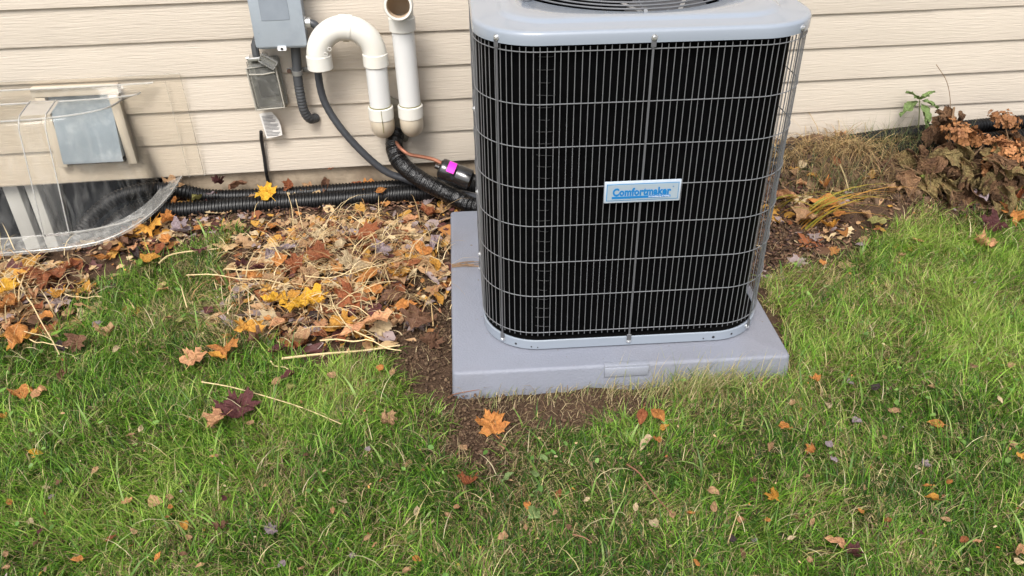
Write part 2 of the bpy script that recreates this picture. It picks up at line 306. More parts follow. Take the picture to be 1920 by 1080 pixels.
(0.312, -1.052, 0.02, 0, 0.0502, 'peach', 'oval', 'tan leaf with an upturned edge on the lower right lawn', 'fallen leaves'),
(0.332, -1.089, 0.02, 0, 0.0427, 'maroon', 'fold', 'folded dark maroon leaf on the lower right lawn', 'fallen leaves'),
(0.4, -0.979, 0.02, 0, 0.0214, 'orange', 'oval', 'orange oval leaf low in the grass at the lower right, leftmost of two', 'fallen leaves'),
(0.368, -0.786, 0.02, 0, 0.0284, 'orange', 'fold', 'orange folded leaf in the grass on the far right, leftmost of two', 'fallen leaves'),
(0.279, -0.759, 0.02, 0, 0.0364, 'tan', 'fold', 'tan folded leaf in the grass before the pad', 'fallen leaves'),
(0.341, -0.695, 0.02, 0, 0.0348, 'orange', 'crumple', 'orange crumpled leaf in the grass before the pad', 'fallen leaves'),
(0.391, -0.615, 0.02, 0, 0.036, 'tan', 'oval', 'tan oval leaf in the grass on the far right, leftmost of four', 'fallen leaves'),
(0.72, -0.729, 0.02, 0, 0.0402, 'orange', 'oval', 'bright orange oval leaf in the grass at the far right', 'fallen leaves'),
(0.631, -0.681, 0.02, 0, 0.0299, 'tan', 'fragment', 'tan torn leaf scrap in the grass on the far right, leftmost of two', 'fallen leaves'),
(0.628, -0.587, 0.02, 0, 0.0339, 'dark', 'fragment', 'blackish torn leaf scrap in the grass on the far right', 'fallen leaves'),
(0.527, -0.7, 0.02, 0, 0.0349, 'lilac', 'fragment', 'lilac-grey torn leaf scrap in the grass on the far right, rightmost of four', 'fallen leaves'),
(0.419, -0.776, 0.02, 0, 0.0285, 'lilac', 'fragment', 'lilac-grey torn leaf scrap in the grass on the far right, leftmost of four', 'fallen leaves'),
(0.479, -0.641, 0.02, 0, 0.0275, 'pale', 'oval', 'pale straw oval leaf in the grass on the far right, leftmost of two', 'fallen leaves'),
(0.623, -0.857, 0.02, 0, 0.0228, 'lilac', 'maple', 'lilac-grey lobed maple leaf in the grass on the far right', 'fallen leaves'),
(0.854, -0.864, 0.02, 0, 0.0331, 'golden', 'fragment', 'golden torn leaf scrap in the grass on the far right', 'fallen leaves'),
(0.861, -0.818, 0.02, 0, 0.0338, 'tan', 'fragment', 'tan torn leaf scrap in the grass on the far right, rightmost of two', 'fallen leaves'),
(0.583, -1.078, 0.02, 0, 0.0297, 'rust', 'oval', 'rust red oval leaf low in the grass at the lower right', 'fallen leaves'),
(0.604, -1.089, 0.02, 0, 0.0228, 'peach', 'oval', 'light peach-tan oval leaf low in the grass at the lower right', 'fallen leaves'),
(0.691, -1.12, 0.02, 0, 0.0495, 'peach', 'oval', 'large tan leaf cut by the right edge of the lower lawn', 'fallen leaves'),
(0.58, -0.961, 0.02, 0, 0.0362, 'golden', 'fold', 'curled golden yellow leaf in the grass at the lower right', 'fallen leaves'),
(0.65, -0.667, 0.02, 0, 0.0246, 'tan', 'oval', 'tan oval leaf in the grass on the far right, third from left', 'fallen leaves'),
(0.781, -0.6, 0.02, 0, 0.0226, 'tan', 'oval', 'tan oval leaf in the grass on the far right, rightmost of four', 'fallen leaves'),
(0.936, -0.534, 0.02, 0, 0.0291, 'brown', 'fragment', 'brown torn leaf scrap in the grass right of the pad', 'fallen leaves'),
(1.039, -0.541, 0.02, 0, 0.0292, 'tan', 'oval', 'tan oval leaf in the grass right of the pad, rightmost of two', 'fallen leaves'),
(0.562, -0.769, 0.02, 0, 0.0236, 'tan', 'oval', 'tan oval leaf in the grass on the far right, second from left', 'fallen leaves'),
(0.282, -0.996, 0.02, 0, 0.0211, 'tan', 'oval', 'tan oval leaf low in the grass at the lower right, second from left', 'fallen leaves'),
(0.498, -1.051, 0.02, 0, 0.023, 'maroon', 'fragment', 'dark maroon torn leaf scrap low in the grass at the lower right', 'fallen leaves'),
(0.571, -1.026, 0.02, 0, 0.0211, 'tan', 'oval', 'tan oval leaf low in the grass at the lower right, rightmost of four', 'fallen leaves'),
(0.447, -1.008, 0.02, 0, 0.0258, 'rust', 'fragment', 'rust red torn leaf scrap low in the grass at the lower right', 'fallen leaves'),
(0.597, -0.864, 0.02, 0, 0.0201, 'pale', 'fragment', 'pale straw torn leaf scrap in the grass on the far right', 'fallen leaves'),
(0.327, -0.86, 0.02, 0, 0.0199, 'tan', 'oval', 'tan oval leaf low in the grass at the lower right, leftmost of four', 'fallen leaves'),
(0.198, -0.861, 0.02, 0, 0.0223, 'brown', 'fragment', 'brown torn leaf scrap on the lawn nearest the camera, rightmost of two', 'fallen leaves'),
(0.411, -0.818, 0.02, 0, 0.0229, 'lilac', 'fragment', 'lilac-grey torn leaf scrap in the grass on the far right, second from left', 'fallen leaves'),
(0.664, -1.142, 0.02, 0, 0.0289, 'pale', 'fragment', 'pale straw torn leaf scrap low in the grass at the lower right', 'fallen leaves'),
(0.002, -1.068, 0.02, 0, 0.0223, 'orange', 'oval', 'orange oval leaf on the lawn nearest the camera, rightmost of two', 'fallen leaves'),
(0.237, -1.087, 0.02, 0, 0.0201, 'tan', 'fragment', 'tan torn leaf scrap low in the grass at the lower right', 'fallen leaves'),
(-0.272, -0.908, 0.02, 0, 0.0166, 'tan', 'oval', 'tan oval leaf on the lawn nearest the camera, second from left of five', 'fallen leaves'),
(-0.193, -0.871, 0.02, 0, 0.017, 'pale', 'oval', 'pale straw oval leaf on the lawn nearest the camera, leftmost of three', 'fallen leaves'),
(-0.249, -0.948, 0.02, 0, 0.0187, 'brown', 'fragment', 'brown torn leaf scrap on the lawn nearest the camera, leftmost of two', 'fallen leaves'),
(-0.341, -0.938, 0.02, 0, 0.0164, 'tan', 'oval', 'tan oval leaf on the lawn nearest the camera, leftmost of five', 'fallen leaves'),
(0.587, -0.923, 0.02, 0, 0.0221, 'orange', 'oval', 'orange oval leaf low in the grass at the lower right, rightmost of two', 'fallen leaves'),
(0.447, -0.907, 0.02, 0, 0.0172, 'tan', 'oval', 'tan oval leaf low in the grass at the lower right, third from left', 'fallen leaves'),
(0.639, -0.922, 0.02, 0, 0.0221, 'orange', 'fragment', 'orange torn leaf scrap low in the grass at the lower right', 'fallen leaves'),
(0.923, -0.67, 0.02, 0, 0.0221, 'pale', 'oval', 'pale straw oval leaf in the grass on the far right, rightmost of two', 'fallen leaves'),
(0.57, -0.563, 0.02, 0, 0.0284, 'lilac', 'fragment', 'lilac-grey torn leaf scrap in the grass on the far right, third from left', 'fallen leaves'),
(0.488, -0.531, 0.02, 0, 0.0315, 'orange', 'fold', 'orange folded leaf in the grass on the far right, rightmost of two', 'fallen leaves'),
(1.354, 0.092, 0.02, 0, 0.0837, 'peach', 'crumple', 'crumpled tan leaf on the grass at the far right', 'fallen leaves'),
(1.441, 0.183, 0.02, 0, 0.0861, 'maroon', 'fold', 'dark maroon folded leaf on the grass below the dried shrub', 'fallen leaves'),
(1.557, 0.227, 0.02, 0, 0.1026, 'orange', 'maple', 'orange-tan maple leaf at the right edge below the dried shrub', 'fallen leaves'),
(1.132, 0.123, 0.02, 0, 0.0547, 'peach', 'fragment', 'small pinkish tan leaf on bright grass right of the bed', 'fallen leaves'),
(0.76, 0.035, 0.02, 0, 0.0386, 'orange', 'fragment', 'orange torn leaf scrap in the grass right of the pad', 'fallen leaves'),
(0.932, 0.13, 0.02, 0, 0.04, 'lilac', 'fragment', 'lilac-grey torn leaf scrap in the grass right of the pad', 'fallen leaves'),
(1.048, 0.06, 0.02, 0, 0.025, 'tan', 'oval', 'tan oval leaf in the grass right of the pad, leftmost of two', 'fallen leaves'),
(0.799, 0.286, 0.04, 0, 0.1091, 'tan', 'fold', 'large greyish tan curled leaf beside the lower right of the unit', 'fallen leaves'),
(0.779, 0.424, 0.03, 0, 0.0898, 'peach', 'fold', 'tan curled leaf close against the right side of the unit', 'fallen leaves'),
(0.899, 0.37, 0.03, 0, 0.112, 'orange', 'oval', 'orange-brown leaf lying on the bark mulch right of the unit', 'fallen leaves'),
(1.171, 0.402, 0.03, 0, 0.0706, 'tan', 'crumple', 'pinkish brown crumpled leaf in front of the straw heap', 'fallen leaves'),
(1.125, 0.439, 0.02, 0, 0.0436, 'tan', 'fragment', 'tan torn leaf scrap in mulch by the straw heap, rightmost of four', 'fallen leaves'),
(0.92, 0.515, 0.02, 0, 0.0604, 'golden', 'fragment', 'golden torn leaf scrap in mulch by the straw heap', 'fallen leaves'),
(0.942, 0.469, 0.02, 0, 0.0597, 'orange', 'fold', 'orange folded leaf in mulch by the straw heap', 'fallen leaves'),
(0.968, 0.434, 0.02, 0, 0.0591, 'tan', 'fragment', 'tan torn leaf scrap in mulch by the straw heap, third from left', 'fallen leaves'),
(0.861, 0.551, 0.02, 0, 0.0527, 'tan', 'fragment', 'tan torn leaf scrap in mulch by the straw heap, second from left', 'fallen leaves'),
(0.867, 0.487, 0.02, 0, 0.0558, 'peach', 'fragment', 'light peach-tan torn leaf scrap in mulch by the straw heap', 'fallen leaves'),
(1.208, 0.549, 0.02, 0, 0.0613, 'brown', 'crumple', 'brown crumpled leaf in mulch by the straw heap', 'fallen leaves'),
(0.945, 0.314, 0.02, 0, 0.0649, 'orange', 'oval', 'orange oval leaf in mulch by the straw heap', 'fallen leaves'),
(0.884, 0.261, 0.02, 0, 0.0564, 'golden', 'fold', 'golden folded leaf in mulch by the straw heap', 'fallen leaves'),
(1.029, 0.57, 0.02, 0, 0.0533, 'rust', 'oval', 'rust red oval leaf in mulch by the straw heap', 'fallen leaves'),
(1.03, 0.305, 0.02, 0, 0.0572, 'tan', 'fold', 'tan folded leaf in mulch by the straw heap', 'fallen leaves'),
(1.049, 0.251, 0.03, 0, 0.0827, 'olive', 'oval', 'pale green oval leaf lying on the thin grass right of the unit', 'fallen leaves'),
(0.903, 0.581, 0.02, 0, 0.0449, 'pale', 'fragment', 'pale straw torn leaf scrap in mulch by the straw heap', 'fallen leaves'),
(1.021, 0.415, 0.02, 0, 0.0471, 'lilac', 'fragment', 'lilac-grey torn leaf scrap in mulch by the straw heap, leftmost of three', 'fallen leaves'),
(1.134, 0.778, 0.02, 0, 0.0639, 'peach', 'crumple', 'dry tan leaf on top of the straw heap', 'fallen leaves'),
(1.297, 0.809, 0.02, 0, 0.0734, 'rust', 'fold', 'rusty curled leaf on the soil heap against the siding', 'fallen leaves'),
(1.385, 0.451, 0.02, 0, 0.0598, 'lilac', 'fragment', 'lilac-grey torn leaf scrap in mulch by the straw heap, middle one of three', 'fallen leaves'),
(1.455, 0.444, 0.02, 0, 0.0598, 'lilac', 'fragment', 'lilac-grey torn leaf scrap in mulch by the straw heap, rightmost of three', 'fallen leaves'),
(1.497, 0.353, 0.03, 0, 0.0703, 'lilac', 'oval', 'lilac-grey leaf under the dried shrub', 'fallen leaves'),
(1.632, 0.347, 0.02, 0, 0.0667, 'rust', 'fold', 'rust red folded leaf in mulch by the straw heap', 'fallen leaves'),
(0.815, 0.648, 0.02, 0, 0.0411, 'tan', 'fragment', 'tan torn leaf scrap in mulch by the straw heap, leftmost of four', 'fallen leaves'),
(-0.994, -0.005, 0.05, 0, 0.0845, 'yellow', 'maple', 'bright yellow maple leaf, leftmost of three yellow ones on the leaf pile', 'fallen leaves'),
(-0.922, -0.037, 0.05, 0, 0.0903, 'yellow', 'maple', 'bright yellow maple leaf, middle one of three on the leaf pile', 'fallen leaves'),
(-0.863, -0.025, 0.055, 0, 0.0745, 'yellow', 'fold', 'folded yellow leaf, last of three yellow ones on the leaf pile', 'fallen leaves'),
(-0.94, 0.017, 0.045, 0, 0.0525, 'golden', 'fragment', 'golden torn leaf scrap in the leaf pile beside the pad, leftmost of three', 'fallen leaves'),
(-1.053, -0.136, 0.03, 0, 0.0874, 'golden', 'maple', 'golden maple leaf by itself at the lower left of the leaf pile', 'fallen leaves'),
(-0.781, -0.136, 0.045, 0, 0.0879, 'golden', 'maple', 'golden yellow leaf partly under the large oak leaf', 'fallen leaves'),
(-0.718, -0.171, 0.06, 0, 0.1611, 'peach', 'oak', 'large pale brown lobed oak leaf on the leaf pile', 'fallen leaves'),
(-0.775, -0.029, 0.05, 0, 0.0941, 'rust', 'maple', 'rust brown maple leaf in the middle of the leaf pile', 'fallen leaves'),
(-0.641, -0.037, 0.05, 0, 0.1041, 'brown', 'oval', 'dark brown leaf lying above the large oak leaf', 'fallen leaves'),
(-0.822, -0.081, 0.045, 0, 0.0575, 'rust', 'fragment', 'rust red torn leaf scrap in the leaf pile beside the pad, leftmost of two', 'fallen leaves'),
(-0.684, -0.109, 0.055, 0, 0.0698, 'maroon', 'oval', 'maroon leaf just above the tip of the oak leaf', 'fallen leaves'),
(-0.56, -0.137, 0.04, 0, 0.0982, 'brown', 'maple', 'brown maple leaf on the pile next to the bare soil', 'fallen leaves'),
(-0.524, -0.224, 0.02, 0, 0.0618, 'brown', 'crumple', 'brown crumpled leaf on bare soil left of the pad', 'fallen leaves'),
(-0.871, -0.084, 0.045, 0, 0.0637, 'dark', 'fragment', 'blackish leaf scrap in the leaf pile', 'fallen leaves'),
(-0.731, 0.303, 0.05, 0, 0.0934, 'rust', 'maple', 'dark rusty star-shaped maple leaf at the back of the leaf pile', 'fallen leaves'),
(-0.876, 0.211, 0.05, 0, 0.0939, 'rust', 'maple', 'rust maple leaf at the back left of the leaf pile', 'fallen leaves'),
(-0.955, 0.172, 0.045, 0, 0.0756, 'rust', 'crumple', 'rust red crumpled leaf in the leaf pile beside the pad', 'fallen leaves'),
(-1.007, 0.214, 0.045, 0, 0.073, 'orange', 'fragment', 'orange torn leaf scrap in the leaf pile beside the pad', 'fallen leaves'),
(-0.999, 0.279, 0.045, 0, 0.0958, 'lilac', 'oval', 'long grey-purple leaf at the back left of the leaf pile', 'fallen leaves'),
(-1.05, 0.268, 0.04, 0, 0.0602, 'lilac', 'fragment', 'lilac-grey torn leaf scrap in the leaf pile beside the pad, leftmost of two', 'fallen leaves'),
(-1.141, 0.233, 0.04, 0, 0.0525, 'maroon', 'crumple', 'dark maroon crumpled leaf at the left tip of the leaf pile', 'fallen leaves'),
(-0.768, 0.135, 0.05, 0, 0.0852, 'pale', 'maple', 'pale yellow maple leaf near the centre of the leaf pile', 'fallen leaves'),
(-0.506, 0.136, 0.04, 0, 0.0829, 'golden', 'oval', 'golden oval leaf on the pile close to the pad', 'fallen leaves'),
(-0.547, 0.223, 0.045, 0, 0.0954, 'orange', 'oval', 'orange leaf at the back right of the leaf pile', 'fallen leaves'),
(-0.499, 0.27, 0.04, 0, 0.0755, 'lilac', 'fold', 'grey-purple folded leaf beside the back corner of the pad', 'fallen leaves'),
(-0.565, 0.345, 0.03, 0, 0.0588, 'lilac', 'fragment', 'lilac-grey torn leaf scrap in the leaf pile beside the pad, rightmost of two', 'fallen leaves'),
(-0.587, 0.491, 0.02, 0, 0.0576, 'peach', 'oval', 'tan-orange oval leaf upright on the mulch behind the pile', 'fallen leaves'),
(-0.516, 0.516, 0.02, 0, 0.0853, 'rust', 'crumple', 'dark rust crumpled leaf on the mulch beside the pad corner', 'fallen leaves'),
(-0.909, 0.516, 0.015, 0, 0.0537, 'golden', 'fragment', 'golden torn leaf scrap on the mulch in front of the hoses, rightmost of two', 'fallen leaves'),
(-1.074, 0.511, 0.015, 0, 0.0611, 'orange', 'fragment', 'orange torn leaf scrap on the mulch in front of the hoses', 'fallen leaves'),
(-0.715, 0.488, 0.015, 0, 0.0459, 'tan', 'oval', 'tan oval leaf in the leaf pile beside the pad, fourth from left of five', 'fallen leaves'),
(-1.135, 0.472, 0.015, 0, 0.0453, 'pale', 'oval', 'pale straw oval leaf on the grass between the leaf heaps, rightmost of two', 'fallen leaves'),
(-1.117, 0.551, 0.015, 0, 0.0385, 'pale', 'oval', 'pale straw oval leaf on the mulch in front of the hoses', 'fallen leaves'),
(-0.804, 0.524, 0.015, 0, 0.0463, 'golden', 'fragment', 'golden torn leaf scrap in the leaf pile beside the pad, middle one of three', 'fallen leaves'),
(-0.787, -0.197, 0.03, 0, 0.0432, 'rust', 'fragment', 'rust red torn leaf scrap in the leaf pile beside the pad, rightmost of two', 'fallen leaves'),
(-1.108, -0.213, 0.03, 0, 0.0788, 'orange', 'maple', 'orange-tan maple leaf on the grass left of the straw stick', 'fallen leaves'),
(-1.128, -0.248, 0.025, 0, 0.0509, 'golden', 'oval', 'golden scrap under an orange-tan maple leaf on the lawn', 'fallen leaves'),
(-1.19, -0.237, 0.03, 0, 0.0719, 'peach', 'maple', 'peach tan maple leaf on the grass left of the leaf pile', 'fallen leaves'),
(-0.9, -0.192, 0.04, 0, 0.0829, 'tan', 'crumple', 'crumpled light brown leaf at the front of the leaf pile', 'fallen leaves'),
(-0.963, -0.238, 0.03, 0, 0.0574, 'maroon', 'fold', 'maroon folded leaf at the front edge of the leaf pile', 'fallen leaves'),
(-0.501, -0.039, 0.04, 0, 0.059, 'golden', 'oval', 'golden oval leaf at the pad side of the pile', 'fallen leaves'),
(-1.022, -0.194, 0.03, 0, 0.0674, 'brown', 'crumple', 'brown crumpled leaf at the front edge of the leaf pile', 'fallen leaves'),
(-0.668, -0.35, 0.02, 0, 0.0294, 'orange', 'fragment', 'orange torn leaf scrap in the grass left of the bare soil', 'fallen leaves'),
(-0.637, -0.367, 0.02, 0, 0.0321, 'tan', 'oval', 'tan oval leaf in the grass left of the bare soil, rightmost of two', 'fallen leaves'),
(-0.799, -0.364, 0.02, 0, 0.0349, 'tan', 'fragment', 'tan torn leaf scrap in the grass left of the bare soil, leftmost of two', 'fallen leaves'),
(-0.716, 0.066, 0.05, 0, 0.0736, 'orange', 'oval', 'orange oval leaf in the leaf pile beside the pad, third from left of five', 'fallen leaves'),
(-0.798, 0.05, 0.05, 0, 0.0664, 'peach', 'fragment', 'light peach-tan torn leaf scrap in the leaf pile beside the pad', 'fallen leaves'),
(-0.698, 0.004, 0.05, 0, 0.0657, 'orange', 'oval', 'orange oval leaf in the leaf pile beside the pad, fourth from left of five', 'fallen leaves'),
(-0.625, 0.047, 0.045, 0, 0.0668, 'tan', 'oval', 'tan oval leaf in the leaf pile beside the pad, rightmost of five', 'fallen leaves'),
(-0.892, 0.096, 0.045, 0, 0.0773, 'tan', 'oval', 'tan oval leaf in the leaf pile beside the pad, third from left of five', 'fallen leaves'),
(-1.021, 0.117, 0.04, 0, 0.0777, 'tan', 'oval', 'tan oval leaf in the leaf pile beside the pad, leftmost of five', 'fallen leaves'),
(-0.601, -0.071, 0.045, 0, 0.0678, 'orange', 'oval', 'orange oval leaf in the leaf pile beside the pad, rightmost of five', 'fallen leaves'),
(-1.076, 0.146, 0.04, 0, 0.0681, 'orange', 'oval', 'orange oval leaf in the leaf pile beside the pad, leftmost of five', 'fallen leaves'),
(-0.71, -0.207, 0.03, 0, 0.0462, 'golden', 'fragment', 'golden torn leaf scrap in the leaf pile beside the pad, rightmost of three', 'fallen leaves'),
(-0.633, 0.114, 0.05, 0, 0.0612, 'peach', 'maple', 'light peach-tan lobed maple leaf in the leaf pile beside the pad, rightmost of two', 'fallen leaves'),
(-0.677, 0.212, 0.05, 0, 0.0595, 'lilac', 'maple', 'lilac-grey lobed maple leaf in the leaf pile beside the pad', 'fallen leaves'),
(-0.812, 0.272, 0.045, 0, 0.0711, 'pale', 'oval', 'pale straw oval leaf in the leaf pile beside the pad', 'fallen leaves'),
(-0.938, 0.298, 0.045, 0, 0.0643, 'tan', 'fragment', 'tan torn leaf scrap in the leaf pile beside the pad, leftmost of two', 'fallen leaves'),
(-0.633, -0.159, 0.045, 0, 0.0564, 'tan', 'crumple', 'tan crumpled leaf in the leaf pile beside the pad', 'fallen leaves'),
(-0.847, -0.184, 0.045, 0, 0.0524, 'rust', 'oval', 'rust red oval leaf in the leaf pile beside the pad', 'fallen leaves'),
(-0.978, -0.11, 0.04, 0, 0.0693, 'peach', 'oval', 'light peach-tan oval leaf in the leaf pile beside the pad, leftmost of two', 'fallen leaves'),
(-0.943, -0.076, 0.04, 0, 0.0574, 'brown', 'fragment', 'brown torn leaf scrap in the leaf pile beside the pad', 'fallen leaves'),
(-1.825, 0.222, 0.04, 0, 0.0952, 'golden', 'maple', 'golden brown maple leaf at the left edge below the window well cover', 'fallen leaves'),
(-1.737, 0.198, 0.05, 0, 0.1318, 'rust', 'maple', 'large deep rust maple leaf below the window well cover', 'fallen leaves'),
(-1.8, 0.038, 0.05, 0, 0.1024, 'orange', 'maple', 'orange maple leaf cut by the left edge of the photograph', 'fallen leaves'),
(-1.669, 0.121, 0.04, 0, 0.0597, 'golden', 'fold', 'golden folded leaf at the tip of the left leaf heap', 'fallen leaves'),
(-1.715, -0.092, 0.04, 0, 0.105, 'orange', 'oval', 'long orange leaf at the front of the left leaf heap', 'fallen leaves'),
(-1.704, 0.033, 0.045, 0, 0.0707, 'rust', 'fragment', 'rust leaf scrap in the middle of the left leaf heap', 'fallen leaves'),
(-1.603, 0.177, 0.02, 0, 0.0306, 'golden', 'oval', 'golden oval leaf on the grass between the leaf heaps', 'fallen leaves'),
(-1.363, 0.138, 0.02, 0, 0.0543, 'peach', 'fragment', 'small tan leaf scrap on the grass below the pale curved stalk', 'fallen leaves'),
(-1.481, -0.075, 0.02, 0, 0.0787, 'tan', 'crumple', 'tan crumpled leaf on the grass between the two leaf heaps', 'fallen leaves'),
(-1.196, 0.001, 0.02, 0, 0.0456, 'maroon', 'fragment', 'small dark maroon leaf on the grass left of the leaf pile', 'fallen leaves'),
(-1.311, -0.031, 0.02, 0, 0.0386, 'tan', 'fragment', 'tan torn leaf scrap on the grass between the leaf heaps', 'fallen leaves'),
(-1.276, -0.047, 0.02, 0, 0.0352, 'olive', 'oval', 'olive oval leaf on the grass between the leaf heaps', 'fallen leaves'),
(-1.518, -0.036, 0.02, 0, 0.0446, 'lilac', 'fragment', 'lilac-grey torn leaf scrap on the grass between the leaf heaps', 'fallen leaves'),
(-1.535, -0.143, 0.03, 0, 0.0612, 'brown', 'fold', 'brown curled leaf beside a blackish one on the left lawn', 'fallen leaves'),
(-1.577, -0.15, 0.02, 0, 0.0581, 'dark', 'crumple', 'blackish crumpled leaf on the left lawn', 'fallen leaves'),
(-1.633, -0.071, 0.02, 0, 0.0501, 'tan', 'oval', 'tan oval leaf on the grass between the leaf heaps, leftmost of two', 'fallen leaves'),
(-1.594, -0.085, 0.035, 0, 0.0623, 'green', 'oval', 'yellow-green narrow leaf standing in the grass beside the left leaf heap', 'fallen leaves'),
(-1.718, -0.135, 0.03, 0, 0.0457, 'golden', 'fragment', 'golden torn leaf scrap on the grass between the leaf heaps', 'fallen leaves'),
(-1.757, -0.032, 0.045, 0, 0.0785, 'peach', 'oval', 'light peach-tan oval leaf in the left leaf heap', 'fallen leaves'),
(-1.679, -0.096, 0.035, 0, 0.0618, 'golden', 'oval', 'golden oval leaf in the left leaf heap', 'fallen leaves'),
(-1.709, 0.315, 0.03, 0, 0.0777, 'rust', 'fold', 'rust red folded leaf in the mulch by the well cover', 'fallen leaves'),
(-1.85, 0.357, 0.03, 0, 0.0818, 'golden', 'oval', 'golden oval leaf in the mulch by the well cover', 'fallen leaves'),
(-1.664, -0.004, 0.04, 0, 0.0701, 'orange', 'oval', 'orange oval leaf in the left leaf heap', 'fallen leaves'),
(-1.816, 0.141, 0.05, 0, 0.0661, 'yellow', 'maple', 'yellow lobed maple leaf in the left leaf heap', 'fallen leaves'),
(-1.912, 0.323, 0.03, 0, 0.0702, 'tan', 'oval', 'tan oval leaf in the left leaf heap', 'fallen leaves'),
(-1.735, 0.105, 0.045, 0, 0.0657, 'peach', 'fold', 'light peach-tan folded leaf in the left leaf heap', 'fallen leaves'),
(-1.603, 0.074, 0.02, 0, 0.0296, 'tan', 'oval', 'tan oval leaf on the grass between the leaf heaps, rightmost of two', 'fallen leaves'),
(-1.427, -0.156, 0.02, 0, 0.0368, 'pale', 'oval', 'pale straw oval leaf on the grass between the leaf heaps, leftmost of two', 'fallen leaves'),
(-1.497, 0.523, 0.03, 0, 0.0906, 'golden', 'maple', 'golden maple leaf against the lip of the window well cover', 'fallen leaves'),
(-1.427, 0.448, 0.03, 0, 0.0778, 'orange', 'oval', 'orange oval leaf just below the golden one by the well cover', 'fallen leaves'),
(-1.392, 0.512, 0.025, 0, 0.0793, 'lilac', 'fold', 'lilac-grey folded leaf by the end of the lower hose', 'fallen leaves'),
(-1.337, 0.517, 0.02, 0, 0.0645, 'orange', 'fragment', 'orange leaf scrap under the lower hose', 'fallen leaves'),
(-1.386, 0.517, 0.03, 0, 0.068, 'tan', 'fold', 'tan folded leaf in the mulch by the well cover', 'fallen leaves'),
(-1.445, 0.319, 0.025, 0, 0.0858, 'golden', 'fragment', 'golden torn leaf at the upper end of the pale curved stalk', 'fallen leaves'),
(-1.576, 0.451, 0.03, 0, 0.0665, 'brown', 'fold', 'brown folded leaf in the mulch by the well cover', 'fallen leaves'),
(-1.467, 0.446, 0.03, 0, 0.0481, 'maroon', 'fragment', 'dark maroon torn leaf scrap in the mulch by the well cover', 'fallen leaves'),
(-1.512, 0.367, 0.025, 0, 0.0723, 'dark', 'fold', 'blackish folded leaf in the mulch by the well cover', 'fallen leaves'),
(-1.62, 0.354, 0.03, 0, 0.0682, 'orange', 'fold', 'orange curled leaf at the edge of the lip of the well cover', 'fallen leaves'),
(-1.582, 0.405, 0.03, 0, 0.062, 'orange', 'oval', 'orange oval leaf in the mulch by the well cover, leftmost of two', 'fallen leaves'),
(-1.529, 0.405, 0.03, 0, 0.0657, 'peach', 'oval', 'light peach-tan oval leaf in the mulch by the well cover', 'fallen leaves'),
(-1.443, 0.567, 0.03, 0, 0.065, 'orange', 'fold', 'orange folded leaf in the mulch by the well cover', 'fallen leaves'),
(-1.44, 0.397, 0.025, 0, 0.0621, 'rust', 'oval', 'rust red oval leaf in the mulch by the well cover, rightmost of two', 'fallen leaves'),
(-1.481, 0.348, 0.025, 0, 0.054, 'orange', 'oval', 'orange oval leaf in the mulch by the well cover, rightmost of two', 'fallen leaves'),
(-1.687, 0.341, 0.02, 0, 0.0714, 'rust', 'oval', 'rust red oval leaf in the mulch by the well cover, leftmost of two', 'fallen leaves'),
(-1.443, 0.674, 0.03, 0, 0.0708, 'orange', 'fold', 'orange folded leaf beside the window well cover', 'fallen leaves'),
(-1.366, 0.686, 0.04, 0, 0.0592, 'olive', 'fold', 'olive folded leaf beside the window well cover', 'fallen leaves'),
(-1.458, 0.75, 0.114, 1, 0.0756, 'tan', 'maple', 'tan lobed maple leaf beside the window well cover', 'fallen leaves'),
(-1.609, 0.408, 0.03, 0, 0.0547, 'brown', 'crumple', 'brown crumpled leaf in the mulch by the well cover', 'fallen leaves'),
(-1.483, 0.315, 0.02, 0, 0.0428, 'green', 'oval', 'small fresh green leaf in the mulch beside the well cover', 'fallen leaves'),
(-1.296, 0.347, 0.03, 0, 0.0506, 'maroon', 'maple', 'small dark red leaf on the grass above the pale curved stalk', 'fallen leaves'),
(-1.294, 0.75, 0.108, 1, 0.06, 'maroon', 'fold', 'small dark red curled leaf on the foundation ledge', 'fallen leaves'),
(-1.545, 0.561, 0.03, 0, 0.0685, 'tan', 'oval', 'tan oval leaf in the mulch by the well cover, rightmost of two', 'fallen leaves'),
(-1.57, 0.498, 0.03, 0, 0.0711, 'tan', 'oval', 'tan oval leaf in the mulch by the well cover, leftmost of two', 'fallen leaves'),
(-1.112, 0.667, 0.075, 1, 0.0672, 'yellow', 'maple', 'yellow maple leaf resting on the corrugated hoses', 'fallen leaves'),
(-1.315, 0.681, 0.075, 1, 0.0671, 'lilac', 'oval', 'pale grey-tan leaf caught on the corrugated hoses beside the well cover', 'fallen leaves'),
(-1.155, 0.647, 0.075, 1, 0.0353, 'tan', 'oval', 'tiny tan leaf resting on the corrugated hoses', 'fallen leaves'),
(-0.689, 0.63, 0.075, 1, 0.0436, 'orange', 'oval', 'small orange leaf on the corrugated hoses below the pipes', 'fallen leaves'),
(-0.805, 0.75, 0.056, 1, 0.0818, 'rust', 'fold', 'rust red folded leaf against the concrete foundation, rightmost of two', 'fallen leaves'),
(-0.905, 0.75, 0.067, 1, 0.0814, 'brown', 'fold', 'brown folded leaf against the concrete foundation, rightmost of two', 'fallen leaves'),
(-0.977, 0.75, 0.056, 1, 0.0611, 'tan', 'fold', 'tan folded leaf against the concrete foundation', 'fallen leaves'),
(-0.643, 0.75, 0.05, 1, 0.0946, 'rust', 'oval', 'rust red oval leaf against the concrete foundation, rightmost of two', 'fallen leaves'),
(-1.229, 0.75, 0.088, 1, 0.0724, 'brown', 'fold', 'brown folded leaf against the concrete foundation, leftmost of two', 'fallen leaves'),
(-1.186, 0.75, 0.058, 1, 0.0607, 'golden', 'fragment', 'golden torn leaf scrap on the mulch in front of the hoses, leftmost of two', 'fallen leaves'),
